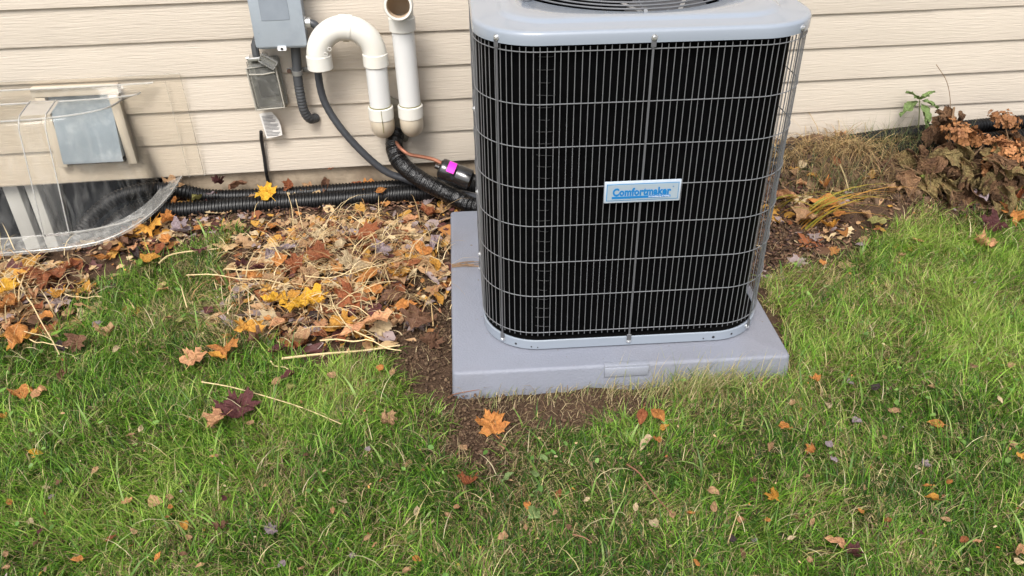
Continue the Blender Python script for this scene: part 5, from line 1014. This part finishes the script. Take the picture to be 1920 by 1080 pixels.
# stalks
M_straw = material('straw', (.56, .43, .23), .5, spec=.4, noise=(14, .2), obj_rand=.15)
M_twig = material('twig', (.20, .09, .05), .6, noise=(20, .3), obj_rand=.1)
for (P, r_, c, z, lab, grp) in STALKS:
    n = len(P); pts = [(x, y, float(hh(x, y))+z+(rl.uniform(-.008, .012) if 0 < i < n-1 else 0)) for i, (x, y) in enumerate(P)]
    if 'stick' in lab and 'hoses' in lab:
        pts = [(P[0][0]+(x-P[0][0])*.4, P[0][1]+(y-P[0][1])*.25, .03+.12*i/(n-1)) for i, (x, y) in enumerate(P)]
    if lab.startswith('thin upright'): pts = [(P[0][0]+.004*i, P[0][1], .02+.05*i) for i in range(3)]
    n = 12; sp = spline(pts, n); r_ *= .85; mb = MB(); mb.tube(sp, [r_*(1-.45*i/n) for i in range(n)], 6)
    ctr = Vector(sp[0]); mb.v = [tuple(Vector(v)-ctr) for v in mb.v]
    o = mb.build('dry_stalk' if c == 'straw' else 'twig', M_straw if c == 'straw' else M_twig); o.location = ctr; tag(o, lab, 'stalk' if c == 'straw' else 'twig', grp or None)
# ================================================================== LITTER, BARK, SOIL CRUMBS (nobody could count these)
M_tint = attr_material('tinted_litter', .75, 0, .25)
M_tintleaf = attr_material('tinted_leaf_litter', .6, .18, .3)
RS = np.random.RandomState(17)
def jitter_col(base, n, amt=.25):
    b = np.asarray(base, float); b = b[RS.randint(0, len(b), n)]; return b*(1+(RS.rand(n, 1)-.5)*2*amt)
def scatter(n, x0, x1, y0, y1, prob):
    """n points in the box kept by the probability function"""
    X = np.zeros(0); Y = np.zeros(0)
    for _ in range(60):
        x = RS.uniform(x0, x1, n); y = RS.uniform(y0, y1, n); k = (RS.rand(n) < prob(x, y)) & ~in_pad(x, y, .008) & ~in_well(x, y, .03) & (y < WALL_Y+.015)
        X = np.r_[X, x[k]]; Y = np.r_[Y, y[k]]
        if len(X) >= n: break
    return X[:n], Y[:n]
def rotmats(n, tilt):
    a = RS.uniform(0, 2*PI, n); t = RS.normal(0, tilt, n); u = RS.normal(0, tilt, n); M = np.zeros((n, 3, 3))
    ca, sa, ct, st, cu, su = np.cos(a), np.sin(a), np.cos(t), np.sin(t), np.cos(u), np.sin(u)
    Rz = np.zeros((n, 3, 3)); Rz[:, 0, 0] = ca; Rz[:, 0, 1] = -sa; Rz[:, 1, 0] = sa; Rz[:, 1, 1] = ca; Rz[:, 2, 2] = 1
    Rx = np.zeros((n, 3, 3)); Rx[:, 0, 0] = 1; Rx[:, 1, 1] = ct; Rx[:, 1, 2] = -st; Rx[:, 2, 1] = st; Rx[:, 2, 2] = ct
    Ry = np.zeros((n, 3, 3)); Ry[:, 1, 1] = 1; Ry[:, 0, 0] = cu; Ry[:, 0, 2] = su; Ry[:, 2, 0] = -su; Ry[:, 2, 2] = cu
    return Rz @ Rx @ Ry
def place(name, x, y, z, protos, size, tilt, cols, mat):
    """copies of small prototype meshes merged in one mesh; size (n,3)"""
    n = len(x); M = rotmats(n, tilt); idx = RS.randint(0, len(protos), n); VV = []; TT = []; CC = []; off = 0
    for k, (pv, pt_) in enumerate(protos):
        s = np.where(idx == k)[0]
        if not len(s): continue
        v = np.einsum('nij,nvj->nvi', M[s], pv[None]*size[s][:, None, :])+np.stack([x[s], y[s], z[s]], -1)[:, None, :]
        VV.append(v.reshape(-1, 3)); TT.append((pt_[None]+(np.arange(len(s))*len(pv))[:, None, None]).reshape(-1, 3)+off); CC.append(np.repeat(cols[s], len(pv), 0)); off += len(s)*len(pv)
    return fast_mesh(name, np.concatenate(VV), np.concatenate(TT), mat, np.concatenate(CC))
def tri_proto(me):
    me.calc_loop_triangles(); v = np.zeros(len(me.vertices)*3, np.float32); me.vertices.foreach_get('co', v); t = np.zeros(len(me.loop_triangles)*3, np.int32); me.loop_triangles.foreach_get('vertices', t); return v.reshape(-1, 3), t.reshape(-1, 3)
def chip_proto(seed):
    r = np.random.RandomState(seed); bm = bmesh.new(); bmesh.ops.create_cube(bm, size=1)
    for v in bm.verts: v.co = Vector((v.co.x*r.uniform(.6, 1.1), v.co.y*r.uniform(.6, 1.2), v.co.z*r.uniform(.5, 1.2)))
    me = bpy.data.meshes.new('chip'); bm.to_mesh(me); bm.free(); p = tri_proto(me); bpy.data.meshes.remove(me); return p
CHIPS = [chip_proto(i) for i in range(8)]
def clod_proto(seed):
    r = random.Random(seed); bm = bmesh.new(); bmesh.ops.create_icosphere(bm, subdivisions=1, radius=.5)
    for v in bm.verts: v.co *= r.uniform(.65, 1.2)
    me = bpy.data.meshes.new('clod'); bm.to_mesh(me); bm.free(); p = tri_proto(me); bpy.data.meshes.remove(me); return p
CLODS = [clod_proto(i) for i in range(5)]
def scrap_proto(seed):
    r = random.Random(seed); n = 6; V = [(.5*r.uniform(.6, 1.1)*math.cos(2*PI*i/n), .5*r.uniform(.4, 1)*math.sin(2*PI*i/n), r.uniform(-.08, .22)) for i in range(n)]+[(0, 0, 0)]
    return np.array(V, np.float32), np.array([(i, (i+1) % n, n) for i in range(n)], np.int32)
SCRAPS = [scrap_proto(i) for i in range(10)]
lawn_d = lambda x, y: poly_dist(x, y, LAWN)
g2 = lambda x, y, cx, cy, sx, sy: np.exp(-(((x-cx)/sx)**2+((y-cy)/sy)**2))
pile = lambda x, y: np.clip(1.5*np.exp(-(((x+.80)/.36)**2+((y-.16)/.33)**2)**2), 0, 1)
heap = lambda x, y: np.clip(1.5*np.exp(-(((x+1.95)/.33)**2+((y-.12)/.24)**2)**2), 0, 1)
bed = lambda x, y: (lawn_d(x, y) < .02)*1.0
# bark mulch in the bed beside the hoses and right of the unit
x, y = scatter(5200, -1.75, 2.6, -.02, .80, lambda x, y: bed(x, y)*np.clip((y > .42)*(x < -.3)+(x > .45)*(y > .02)*(.35+.65*(x < .95)), 0, 1)*.9)
n = len(x); sz = np.stack([RS.uniform(.008, .034, n), RS.uniform(.004, .011, n), RS.uniform(.002, .006, n)], -1)
tag(place('bark_mulch', x, y, hh(x, y)+RS.uniform(0, .016, n), CHIPS, sz, .35, jitter_col([(.075, .04, .027), (.045, .026, .019), (.12, .062, .04), (.16, .085, .055), (.06, .035, .03), (.24, .15, .09)], n), M_tint), 'dark brown bark mulch chips in the bed along the wall', 'mulch')
# crumbs of bare soil
bare = lambda x, y: np.clip(g2(x, y, -.52, -.10, .12, .36)+g2(x, y, -.18, -.60, .40, .10)+g2(x, y, -.42, -.66, .09, .16)+g2(x, y, .75, .05, .10, .08)+g2(x, y, .66, .25, .2, .2), 0, 1)
x, y = scatter(12000, -.9, 1.2, -1.0, .6, lambda x, y: bare(x, y)*.9)
n = len(x); s_ = RS.gamma(2, .0022, n)+.0016; sz = np.stack([s_, s_*.9, s_*.7], -1)
tag(place('soil_crumbs', x, y, hh(x, y)+.006, CLODS, sz, .6, jitter_col([(.085, .05, .03), (.06, .035, .022), (.11, .066, .04), (.13, .085, .05)], n), M_tint), 'loose brown soil crumbs on the bare ground by the pad', 'soil')
# torn leaf litter
LCOL = [(.44, .27, .14), (.52, .36, .19), (.42, .19, .06), (.52, .28, .06), (.24, .085, .035), (.16, .085, .05), (.54, .42, .25), (.10, .035, .032), (.32, .25, .24), (.48, .30, .16)]
def litter_p(x, y): return np.clip(pile(x, y)+heap(x, y)+.35*g2(x, y, -1.35, .50, .28, .10)+.30*(bed(x, y))*(y > .30)*(x < -.4)+.5*g2(x, y, .80, .32, .22, .16)+.16*g2(x, y, 1.5, .4, .4, .15), 0, 1)
x, y = scatter(2900, -2.3, 2.0, -.25, .8, lambda x, y: litter_p(x, y))
n = len(x); s_ = RS.uniform(.012, .042, n); sz = np.stack([s_*RS.uniform(.6, 1.3, n), s_*RS.uniform(.35, .8, n), s_*.9], -1)
tag(place('leaf_litter', x, y, hh(x, y)+RS.uniform(.002, .042, n)*(.35+.65*np.clip(pile(x, y)+heap(x, y), 0, 1)), SCRAPS, sz, .38, jitter_col(LCOL, n, .22), M_tintleaf), 'crushed and torn dry leaf litter in the heaps and along the bed', 'leaf litter')
# whole leaves of the heaps beyond those one can pick out
protos = [tri_proto(m) for k in ('oval', 'fold', 'maple', 'fragment') for m in LEAF_ME[k][:3]]
x, y = scatter(760, -2.3, 1.2, -.22, .76, lambda x, y: np.clip(pile(x, y)+heap(x, y)+.6*g2(x, y, -1.35, .5, .3, .10)+.35*g2(x, y, .80, .3, .2, .16)+.2*(bed(x, y))*(x < -.4)*(y > .4), 0, 1))
n = len(x); s_ = RS.uniform(.045, .088, n); sz = np.stack([s_, s_, s_*.55], -1)
tag(place('leaf_layer', x, y, hh(x, y)+RS.uniform(.012, .034, n)*(.4+.6*np.clip(pile(x, y)+heap(x, y), 0, 1)), protos, sz, .22, jitter_col(LCOL, n, .2), M_tintleaf), 'layered dry leaves half buried under the ones on top', 'leaf litter')

# ================================================================== BLADES: one mesh per kind of growth
def blades(name, x, y, z, h, lean, dirs, width, cols, mat, label, cat, seg=3, kind='stuff', bend=1.0, parent=None):
    """each blade a tapering strip that leans along dirs and curves over"""
    n = len(x); up = np.array([0, 0, 1.]); d = np.stack([np.cos(dirs), np.sin(dirs), np.zeros(n)], -1); tw = dirs+PI/2+RS.normal(0, .7, n); sd = np.stack([np.cos(tw), np.sin(tw), np.zeros(n)], -1)
    P = np.stack([x, y, z], -1); V = []; a = lean*.35
    for k in range(seg+1):
        w = width*(1-(k/seg)**1.5)*.5
        if k < seg: V += [P-sd*w[:, None], P+sd*w[:, None]]
        else: V += [P]
        if k < seg:
            P = P+(up*np.cos(a)[:, None]+d*np.sin(a)[:, None])*(h/seg)[:, None]; a = a+lean*bend*(.75/seg)*1.6
    V = np.stack(V, 1); m = V.shape[1]; T = []
    for k in range(seg-1): T += [(2*k, 2*k+1, 2*k+3), (2*k, 2*k+3, 2*k+2)]
    T.append((2*seg-2, 2*seg-1, 2*seg)); T = np.array(T, np.int32)
    tris = (T[None]+(np.arange(n)*m)[:, None, None]).reshape(-1, 3)
    C = cols[:, None, :]*np.ones(m)[None, :, None]
    o = fast_mesh(name, V.reshape(-1, 3), tris, mat, C.reshape(-1, 3), kind, parent); return tag(o, label, cat) if label else o
M_grass = attr_material('grass_blades', .5, .32, .35)
# where the lawn is thick, thin or worn
def lawn_density(x, y):
    d = lawn_d(x, y)+(vnoise(x, y, 14, 4)-.5)*.09+.035*g2(x, y, .55, -.2, .12, .3); k = ss(-.02, .04, d)
    k = k*(1-.92*np.clip(.9*g2(x, y, -.53, -.12, .055, .30)+g2(x, y, -.22, -.57, .30, .04)+.9*g2(x, y, -.40, -.68, .055, .10), 0, 1))
    k = k*(.55+.9*vnoise(x, y, 7, 5)); k = k*(1-.75*np.clip(pile(x, y)+heap(x, y), 0, 1)); return np.clip(k, 0, 1)
def frustum(x, y):
    """thin the lawn out beyond what the photograph and a step to its side could show"""
    half = 1.16+(y+1.03)*.62; return np.where((np.abs(x+.38) < half+.30) & (y > -1.35), 1., .10)
NB = 200000
x, y = scatter(NB, -3.2, 3.0, -1.75, .62, lambda x, y: lawn_density(x, y)*frustum(x, y))
n = len(x)
patch = vnoise(x, y, 2.6, 2)*.6+vnoise(x, y, 6.5, 3)*.4
th = 2*PI*(vnoise(x, y, 5.0, 0)*1.1+vnoise(x, y, 13.0, 1)*.8)+.4; dirs = th+RS.normal(0, 1.25, n)
dry_p = np.clip(.12+.30*ss(.55, .75, vnoise(x, y, 6.5, 5))+.5*g2(x, y, -1.10, -.02, .26, .12)+.6*g2(x, y, .05, -.50, .36, .07)+.35*g2(x, y, .75, -.15, .3, .4)+.4*g2(x, y, 1.3, .3, .5, .12), 0, .8)
dry = RS.rand(n) < dry_p
h = RS.gamma(7, .0076, n)*np.where(dry, .8, 1.0)*(.75+.5*patch); h = np.clip(h, .015, .12)
lean = np.clip(RS.normal(1.18, .42, n)+np.where(dry, .25, 0), .1, 1.75)
GR_ = np.array([(.030, .078, .008), (.066, .165, .012), (.126, .268, .022), (.205, .360, .038), (.30, .40, .08)]); DR_ = np.array([(.46, .37, .17), (.38, .32, .12), (.54, .44, .24), (.28, .20, .09), (.36, .37, .13)])
mixk = np.clip(patch*1.1-.05+RS.normal(0, .27, n), 0, .999); gi = (mixk*5).astype(int)  # patchy greens: colour variety, plus darker tone of differently angled tufts painted in
col = np.where(dry[:, None], DR_[RS.randint(0, 5, n)], GR_[gi])*(1+(RS.rand(n, 1)-.5)*.9)
blades('grass', x, y, hh(x, y)+(vnoise(x, y, 9, 0)-.5)*.018-.004, h, lean, dirs, RS.uniform(.0019, .0040, n), col, M_grass, 'shaggy green lawn grass with straw coloured blades among it', 'grass')
# broader blades and long flopped ones among the fine turf
x, y = scatter(1100, -2.3, 2.3, -1.35, .55, lambda x, y: lawn_density(x, y)*frustum(x, y)); n = len(x)
blades('broad_grass', x, y, hh(x, y), RS.uniform(.05, .12, n), RS.uniform(.7, 1.7, n), RS.uniform(0, 2*PI, n), RS.uniform(.0045, .0085, n), jitter_col([(.12, .22, .03), (.17, .29, .05), (.23, .33, .09), (.09, .17, .03)], n), M_grass, 'broader light green grass blades scattered through the lawn', 'grass', 4)
x, y = scatter(900, -2.3, 2.3, -1.35, .55, lambda x, y: lawn_density(x, y)*frustum(x, y)); n = len(x)
blades('flopped_grass', x, y, hh(x, y)+RS.uniform(.012, .035, n), RS.uniform(.05, .12, n), RS.uniform(1.35, 1.85, n), RS.uniform(0, 2*PI, n), RS.uniform(.0012, .0024, n), jitter_col([(.52, .44, .24), (.42, .36, .16), (.34, .37, .13), (.60, .52, .32)], n), M_grass, 'long pale dry blades lying across the lawn', 'grass', 4)
# thatch: flat dry blades low in the sward
x, y = scatter(30000, -2.2, 2.6, -1.3, .6, lambda x, y: np.clip(lawn_density(x, y)*.55+.5*bare(x, y)*.25+.5*g2(x, y, .0, -.50, .45, .06), 0, 1)*frustum(x, y)); n = len(x)
blades('thatch', x, y, hh(x, y)+RS.uniform(.0, .014, n), RS.uniform(.02, .06, n), RS.uniform(1.35, 2.0, n), RS.uniform(0, 2*PI, n), RS.uniform(.0012, .0026, n), jitter_col([(.30, .22, .11), (.40, .31, .17), (.20, .13, .07), (.14, .09, .05), (.46, .36, .20)], n), M_grass, 'dead straw coloured thatch lying between the grass blades', 'grass', 2)
# dry wisps in the leaf pile
x, y = scatter(1700, -2.3, -.3, -.22, .62, lambda x, y: np.clip(pile(x, y)+heap(x, y)*.9, 0, 1)); n = len(x)
blades('dry_wisps', x, y, hh(x, y)+RS.uniform(.01, .045, n), RS.gamma(4, .022, n), RS.uniform(1.3, 1.75, n), RS.normal(.2, .9, n)+PI*(RS.rand(n) < .5), RS.uniform(.0018, .0052, n), jitter_col([(.52, .40, .21), (.60, .48, .29), (.42, .29, .14), (.36, .21, .09)], n), M_tintleaf, 'matted dry plant wisps among the leaves of the heaps', 'straw', 4)
# straw heap beside the wall, right of the unit
def hp(x, y): return np.clip(1.0*g2(x, y, 1.08, .655, .15, .055)+.3*g2(x, y, .95, .68, .20, .05)+.20*g2(x, y, 1.14, .50, .2, .10), 0, 1)*(.15+1.2*ss(.3, .7, vnoise(x, y, 22, 3)))
x, y = scatter(2600, .7, 1.75, .30, .78, hp); n = len(x)
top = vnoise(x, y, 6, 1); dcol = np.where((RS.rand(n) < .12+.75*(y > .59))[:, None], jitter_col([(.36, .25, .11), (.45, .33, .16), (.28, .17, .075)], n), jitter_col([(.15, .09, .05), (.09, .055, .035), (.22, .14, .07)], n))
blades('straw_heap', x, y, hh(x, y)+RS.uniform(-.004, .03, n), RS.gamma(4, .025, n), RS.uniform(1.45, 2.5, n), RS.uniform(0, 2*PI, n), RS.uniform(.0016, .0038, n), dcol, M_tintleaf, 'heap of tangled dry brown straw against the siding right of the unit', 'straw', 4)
x, y = scatter(2600, .7, 1.9, .38, .785, lambda x, y: g2(x, y, .98, .74, .22, .05)+.5*g2(x, y, 1.3, .52, .42, .12)); n = len(x); s_ = RS.gamma(2, .010, n)+.006
tag(place('soil_heap', x, y, hh(x, y)+RS.uniform(0, .035, n)*g2(x, y, 1.0, .74, .15, .1), CLODS, np.stack([s_, s_*.8, s_*.6], -1), .6, jitter_col([(.07, .042, .028), (.11, .065, .04), (.16, .10, .06)], n), M_tint), 'clods of dark soil and root mass piled against the siding', 'soil')
# long yellow-green strap leaves flopped over beside the unit
for (bx, by, a0, cnt, lab) in ((.80, .30, -.25, 26, 'flopped tuft of long yellow-green strap leaves on the mulch right of the unit'), (.74, .40, -.9, 12, 'small tuft of yellowing strap leaves against the right side of the unit')):
    x = bx+RS.normal(0, .022, cnt); y = by+RS.normal(0, .018, cnt)
    tuft = thing('strap_leaf_plant', lab, 'plant', (0, 0, 0))
    for i in range(cnt):
        one = slice(i, i+1)
        blades('strap_leaf', x[one], y[one], hh(x[one], y[one])+.005, RS.uniform(.16, .42, 1), RS.uniform(1.5, 1.85, 1), np.array([a0+RS.normal(0, .28)]), RS.uniform(.005, .009, 1), jitter_col([(.36, .34, .05), (.44, .32, .05), (.25, .30, .05), (.50, .26, .06)], 1), M_grass, None, None, 7, None, .62, tuft)
# wisps of long green grass by the hoses and drooping over the pad edge
x, y = scatter(900, .8, 1.7, .35, .76, lambda x, y: g2(x, y, 1.33, .66, .2, .06)+.5*g2(x, y, .98, .47, .16, .09)); n = len(x)
blades('grass_wisps', x, y, hh(x, y), RS.uniform(.06, .17, n), RS.uniform(.3, 1.3, n), RS.uniform(0, 2*PI, n), RS.uniform(.0012, .002, n), jitter_col([(.14, .19, .06), (.34, .28, .13), (.10, .13, .05)], n), M_grass, 'sparse thin grass wisps standing by the hoses right of the straw heap', 'grass', 5)
x = np.r_[RS.normal(.19, .10, 420), RS.uniform(-.42, .44, 420)]; y = np.r_[np.full(420, -.495), np.full(420, -.485)]+RS.normal(0, .018, 840)-(x-0)*.0386; n = len(x)
blades('edge_grass', x, y, hh(x, y)-.003, np.where(np.arange(n) < 420, RS.uniform(.05, .14, n), RS.uniform(.02, .05, n)), RS.uniform(.3, 1.5, n), RS.normal(.35, .9, n), RS.uniform(.0013, .0026, n), jitter_col([(.42, .36, .16), (.30, .31, .11), (.50, .41, .22), (.20, .25, .08)], n), M_grass, 'pale grass tuft leaning over the front edge of the pad', 'grass', 4)
# thin clover and weeds leaves in the lawn
x, y = scatter(260, -2.0, 1.6, -1.2, .3, lambda x, y: lawn_density(x, y)*frustum(x, y)*(vnoise(x, y, 4, 4) > .55)); n = len(x); s_ = RS.uniform(.010, .024, n)
tag(place('lawn_weeds', x, y, hh(x, y)+RS.uniform(.03, .05, n), SCRAPS, np.stack([s_, s_*.8, s_*.5], -1), .3, jitter_col([(.16, .30, .06), (.20, .34, .08), (.12, .24, .05)], n), M_grass), 'small light green weed leaves scattered in the lawn', 'weeds')
x, y = scatter(520, -2.2, 1.8, -1.25, .3, lambda x, y: lawn_density(x, y)*frustum(x, y)); n = len(x); s_ = RS.uniform(.006, .014, n)
tag(place('lawn_crumbs', x, y, hh(x, y)+RS.uniform(.02, .045, n), SCRAPS, np.stack([s_, s_*.7, s_*.6], -1), .4, jitter_col(LCOL, n, .3), M_tintleaf), 'crumbled leaf bits sprinkled over the lawn', 'leaf litter')

# ================================================================== PLANTS ON THE RIGHT
M_drystem = material('dry_stem', (.20, .12, .06), .7, noise=(20, .3))
M_hyleaf = material('dried_hydrangea_leaf', (.26, .145, .075), .6, spec=.3, noise=(6, .3), hue2=((.11, .055, .03), 3.5, .42, .62), bump=(9, .9, .06), obj_rand=.3)
M_hyolive = material('olive_hydrangea_leaf', (.32, .24, .10), .6, spec=.3, noise=(6, .25), hue2=((.20, .11, .05), 3.5, .45, .65), bump=(9, .9, .06), obj_rand=.25)
M_floret = material('dried_floret', (.36, .165, .065), .65, spec=.25, noise=(60, .3), hue2=((.25, .11, .05), 30, .45, .65), obj_rand=.3)
M_green = leaf_material('seedling', (.22, .31, .11)); M_lime = leaf_material('lime', (.36, .44, .10)); M_gstem = material('green_stem', (.20, .22, .09), .6)
def droop_leaf(seed, curl=.8, foldk=.5):
    r = random.Random(seed); n = 8; V = []; F = []
    for i in range(n+1):
        t = i/n; w = .36*math.sin(PI*min(1, t*.90+.06))**.9*(1-.45*t)*(1+.18*math.sin(i*2.4+seed)); a = -curl*t*1.3; yy = math.sin(curl*1.3*t)/(curl*1.3); zz = -(1-math.cos(curl*1.3*t))/(curl*1.3)
        for k in (-1, -.5, 0, .5, 1):
            V.append((w*k*(1-.25*foldk)+.05*math.sin(7*t+k*3+seed), yy+.04*math.sin(k*4+seed+t*5), zz+abs(k)*w*foldk*1.3+.075*math.sin(t*12+k*5+seed)*(.3+t)))
    for i in range(n):
        for j in range(4): F.append((i*5+j, i*5+j+1, i*5+j+6, i*5+j+5))
    mb = MB(); mb.add(V, F); return mb.mesh('shrub_leaf', 60)
HYL = [droop_leaf(i, .5+.25*i, .25+.22*(i % 3)) for i in range(5)]
def part_leaf(parent, loc, rot, L, mat, mes=HYL, name='leaf', r=rr):
    me = r.choice(mes); o = bpy.data.objects.new(name, me); COL.objects.link(o)
    if not me.materials: me.materials.append(None)
    o.material_slots[0].link = 'OBJECT'; o.material_slots[0].material = mat; o.parent = parent; o.location = loc; o.rotation_euler = rot; o.scale = (L, L, L); return o
rp = random.Random(31)
def floret_head(seed, rad):
    """a mophead of dry four-petalled florets"""
    r = random.Random(seed); mb = MB()
    for i in range(105):
        z = r.uniform(-.35, 1); a = r.uniform(0, 2*PI); q = math.sqrt(max(0, 1-z*z)); nrm = Vector((q*math.cos(a), q*math.sin(a), z)); c = nrm*rad*r.uniform(.35, 1.2)+Vector((rad*.35*math.sin(a*2+seed), 0, 0)); c.z *= .6
        u = nrm.orthogonal().normalized(); v = nrm.cross(u); ph = r.uniform(0, 6)
        for k in range(4):
            t = ph+k*PI/2; d_ = u*math.cos(t)+v*math.sin(t); e = u*math.cos(t+PI/2)+v*math.sin(t+PI/2); s = rad*r.uniform(.16, .27)
            mb.add([c, c+d_*s*.6+e*s*.45+nrm*s*.15, c+d_*s*1.05+nrm*s*r.uniform(.1, .5), c+d_*s*.6-e*s*.45+nrm*s*.15], [(0, 1, 2, 3)])
    return mb.mesh('flower_head', 0)
shrub = thing('dried_shrub', 'brown withered shrub with dry orange-brown flower clusters in front of the hoses', 'shrub', (0, 0, 0))
bases = [(1.45, .50), (1.62, .48), (1.72, .55), (1.38, .46), (1.56, .42)]
heads = [((1.462, .53, .235), .070, 0), ((1.630, .46, .185), .066, 1), ((1.690, .61, .245), .055, 2), ((1.575, .44, .135), .058, 1), ((1.60, .55, .195), .040, 0)]
for i, (c, rad, b) in enumerate(heads):
    bx, by = bases[b]; g = float(hh(bx, by)); mb = MB(); mb.tube(spline([(bx, by, g-.01), ((bx+c[0])/2+.01, (by+c[1])/2, (g+c[2])/2), (c[0], c[1], c[2])], 8), .003, 6); mb.build('stem', M_drystem, shrub)
    o = link('flower_head', floret_head(40+i, rad), M_floret, shrub); o.location = c; o.rotation_euler = (rp.uniform(.1, .6), rp.uniform(-.3, .3), rp.uniform(0, 6))
mb = MB(); mb.tube(spline([(1.45, .50, .07), (1.46, .57, .20), (1.475, .62, .31)], 8), .004, 6); mb.build('stem', M_drystem, shrub)
LV = [((1.468, .60, .235), (1.35, .2, .3), .105), ((1.46, .60, .225), (1.25, -.3, -.6), .10), ((1.475, .60, .225), (1.2, .4, 1.3), .095), ((1.45, .59, .23), (1.05, .1, 2.2), .10), ((1.44, .61, .285), (-1.15, -.2, 1.9), .11), ((1.43, .60, .26), (-1.3, .1, 2.6), .12), ((1.49, .61, .29), (-1.2, .4, 4.0), .10), ((1.40, .60, .25), (-1.0, 0, 2.3), .09), ((1.50, .60, .26), (-1.2, -.3, 3.6), .08)]
for (c, ro, L) in LV: part_leaf(shrub, c, ro, L, M_hyleaf, r=rp)
for _ in range(88):
    bx, by = rp.choice(bases); a = rp.uniform(0, 6.28); d_ = abs(rp.gauss(0, .10)); x_, y_ = bx+d_*math.cos(a)*1.35, by-.025+d_*math.sin(a)*.70
    x_ = min(x_, 1.95)
    if y_ > .58: y_ = .58
    z_ = float(hh(x_, y_))+rp.uniform(.03, .155); part_leaf(shrub, (x_, y_, z_), (rp.uniform(-1.6, .3), rp.gauss(0, .7), rp.uniform(1.8, 4.6)), rp.uniform(.08, .15), M_hyleaf if rp.random() < .70 else M_hyolive, r=rp)
for (c, ro, L) in [((1.28, .54, .185), (-.9, .3, 2.6), .11), ((1.27, .53, .19), (-.4, -.5, 4.1), .09), ((1.33, .55, .19), (-1.1, .2, 3.6), .10), ((1.70, .47, .155), (-1.0, .1, 3.3), .12), ((1.68, .46, .16), (-.8, -.4, 2.5), .11), ((1.49, .40, .12), (-1.35, .1, 3.2), .13), ((1.66, .42, .09), (-1.0, .5, 2.8), .10), ((1.37, .47, .17), (-1.0, 0, 3.0), .11)]: part_leaf(shrub, c, ro, L, M_hyolive if L > .105 else M_hyleaf, r=rp)
for (c, ro, L, m_) in [((1.30, .45, .115), (-.3, .2, 3.7), .075, M_lime), ((1.345, .44, .10), (-.2, -.2, 2.6), .06, M_lime), ((1.40, .40, .075), (-.2, .1, 3.4), .055, M_lime), ((1.245, .44, .10), (-.8, .1, 3.0), .085, M_hyolive)]: part_leaf(shrub, c, ro, L, m_, r=rp)['label'] = 'still green leaf low on the withered shrub'
for _ in range(16):
    bx, by = rp.choice(bases); a = rp.uniform(0, 6.28); g = float(hh(bx, by)); mb = MB(); mb.tube(spline([(bx, by, g-.01), (bx+.07*math.cos(a), by+.04*math.sin(a), g+.05), (bx+.17*math.cos(a), by+.08*math.sin(a), g+rp.uniform(.05, .11))], 7), .0022, 5); mb.build('stem', M_drystem, shrub)
# green seedling by the wall
seed = thing('green_seedling', 'slender green seedling with broad leaves standing by the siding', 'seedling', (1.42, .70, .10))
o_ = Vector((1.42, .70, .10)); top = Vector((1.392, .715, .305))
mb = MB(); mb.tube([p-o_ for p in map(Vector, spline([(1.42, .70, .08), (1.415, .712, .2), tuple(top)], 10))], .0024, 6); mb.build('stem', M_gstem, seed)
SEL = [droop_leaf(60+i, .35, .25) for i in range(2)]
for (tip, L) in [((1.338, .70, .283), .088), ((1.432, .66, .225), .105), ((1.446, .69, .298), .068), ((1.350, .715, .342), .068), ((1.420, .71, .338), .055), ((1.395, .68, .345), .05), ((1.37, .70, .325), .055)]:
    d_ = Vector(tip)-top; q = d_.to_track_quat('Y', 'Z'); part_leaf(seed, top-o_+d_*.15, q.to_euler(), L, M_green, SEL, r=rp)
mb = MB(); mb.tube(spline([(1.55, .72, .12), (1.545, .735, .25), (1.50, .735, .36), (1.433, .735, .437)], 16), .0013, 5); tag(mb.build('dry_stalk', M_drystem), 'single thin bare grass stem leaning against the siding above the shrub', 'stalk')
# dry root wisp caught on the pad
rt = thing('dry_root', 'small tangle of dry dark roots lying on the top of the pad beside the unit', 'root', (-.432, .10, .076))
for i in range(9):
    a = rp.uniform(-.6, .9); L = rp.uniform(.03, .075); mb = MB(); mb.tube(spline([(-.02, rp.uniform(-.012, .012), .002), (L*.3*math.cos(a), L*.3*math.sin(a), rp.uniform(.004, .014)), (L*math.cos(a*.5), L*math.sin(a*.5), .003)], 6), .0011, 4); mb.build('root_strand', M_drystem, rt)
# small weeds on the bare soil
wd = thing('small_weed', 'small green weed with round leaves below the orange maple leaf', 'weed', (-.30, -.80, .02))
for i, (dx, dy, L) in enumerate([(0, 0, .032), (-.05, .02, .03), (.02, .07, .022), (-.03, -.12, .05), (.01, -.04, .02)]): part_leaf(wd, (dx, dy, .025), (-.2, .2, i*1.9), L*1.2, M_green, SEL, r=rp)
mb = MB(); mb.tube([(.0, .0, -.01), (-.01, .0, .025)], .0015, 5); mb.build('stem', M_gstem, wd)
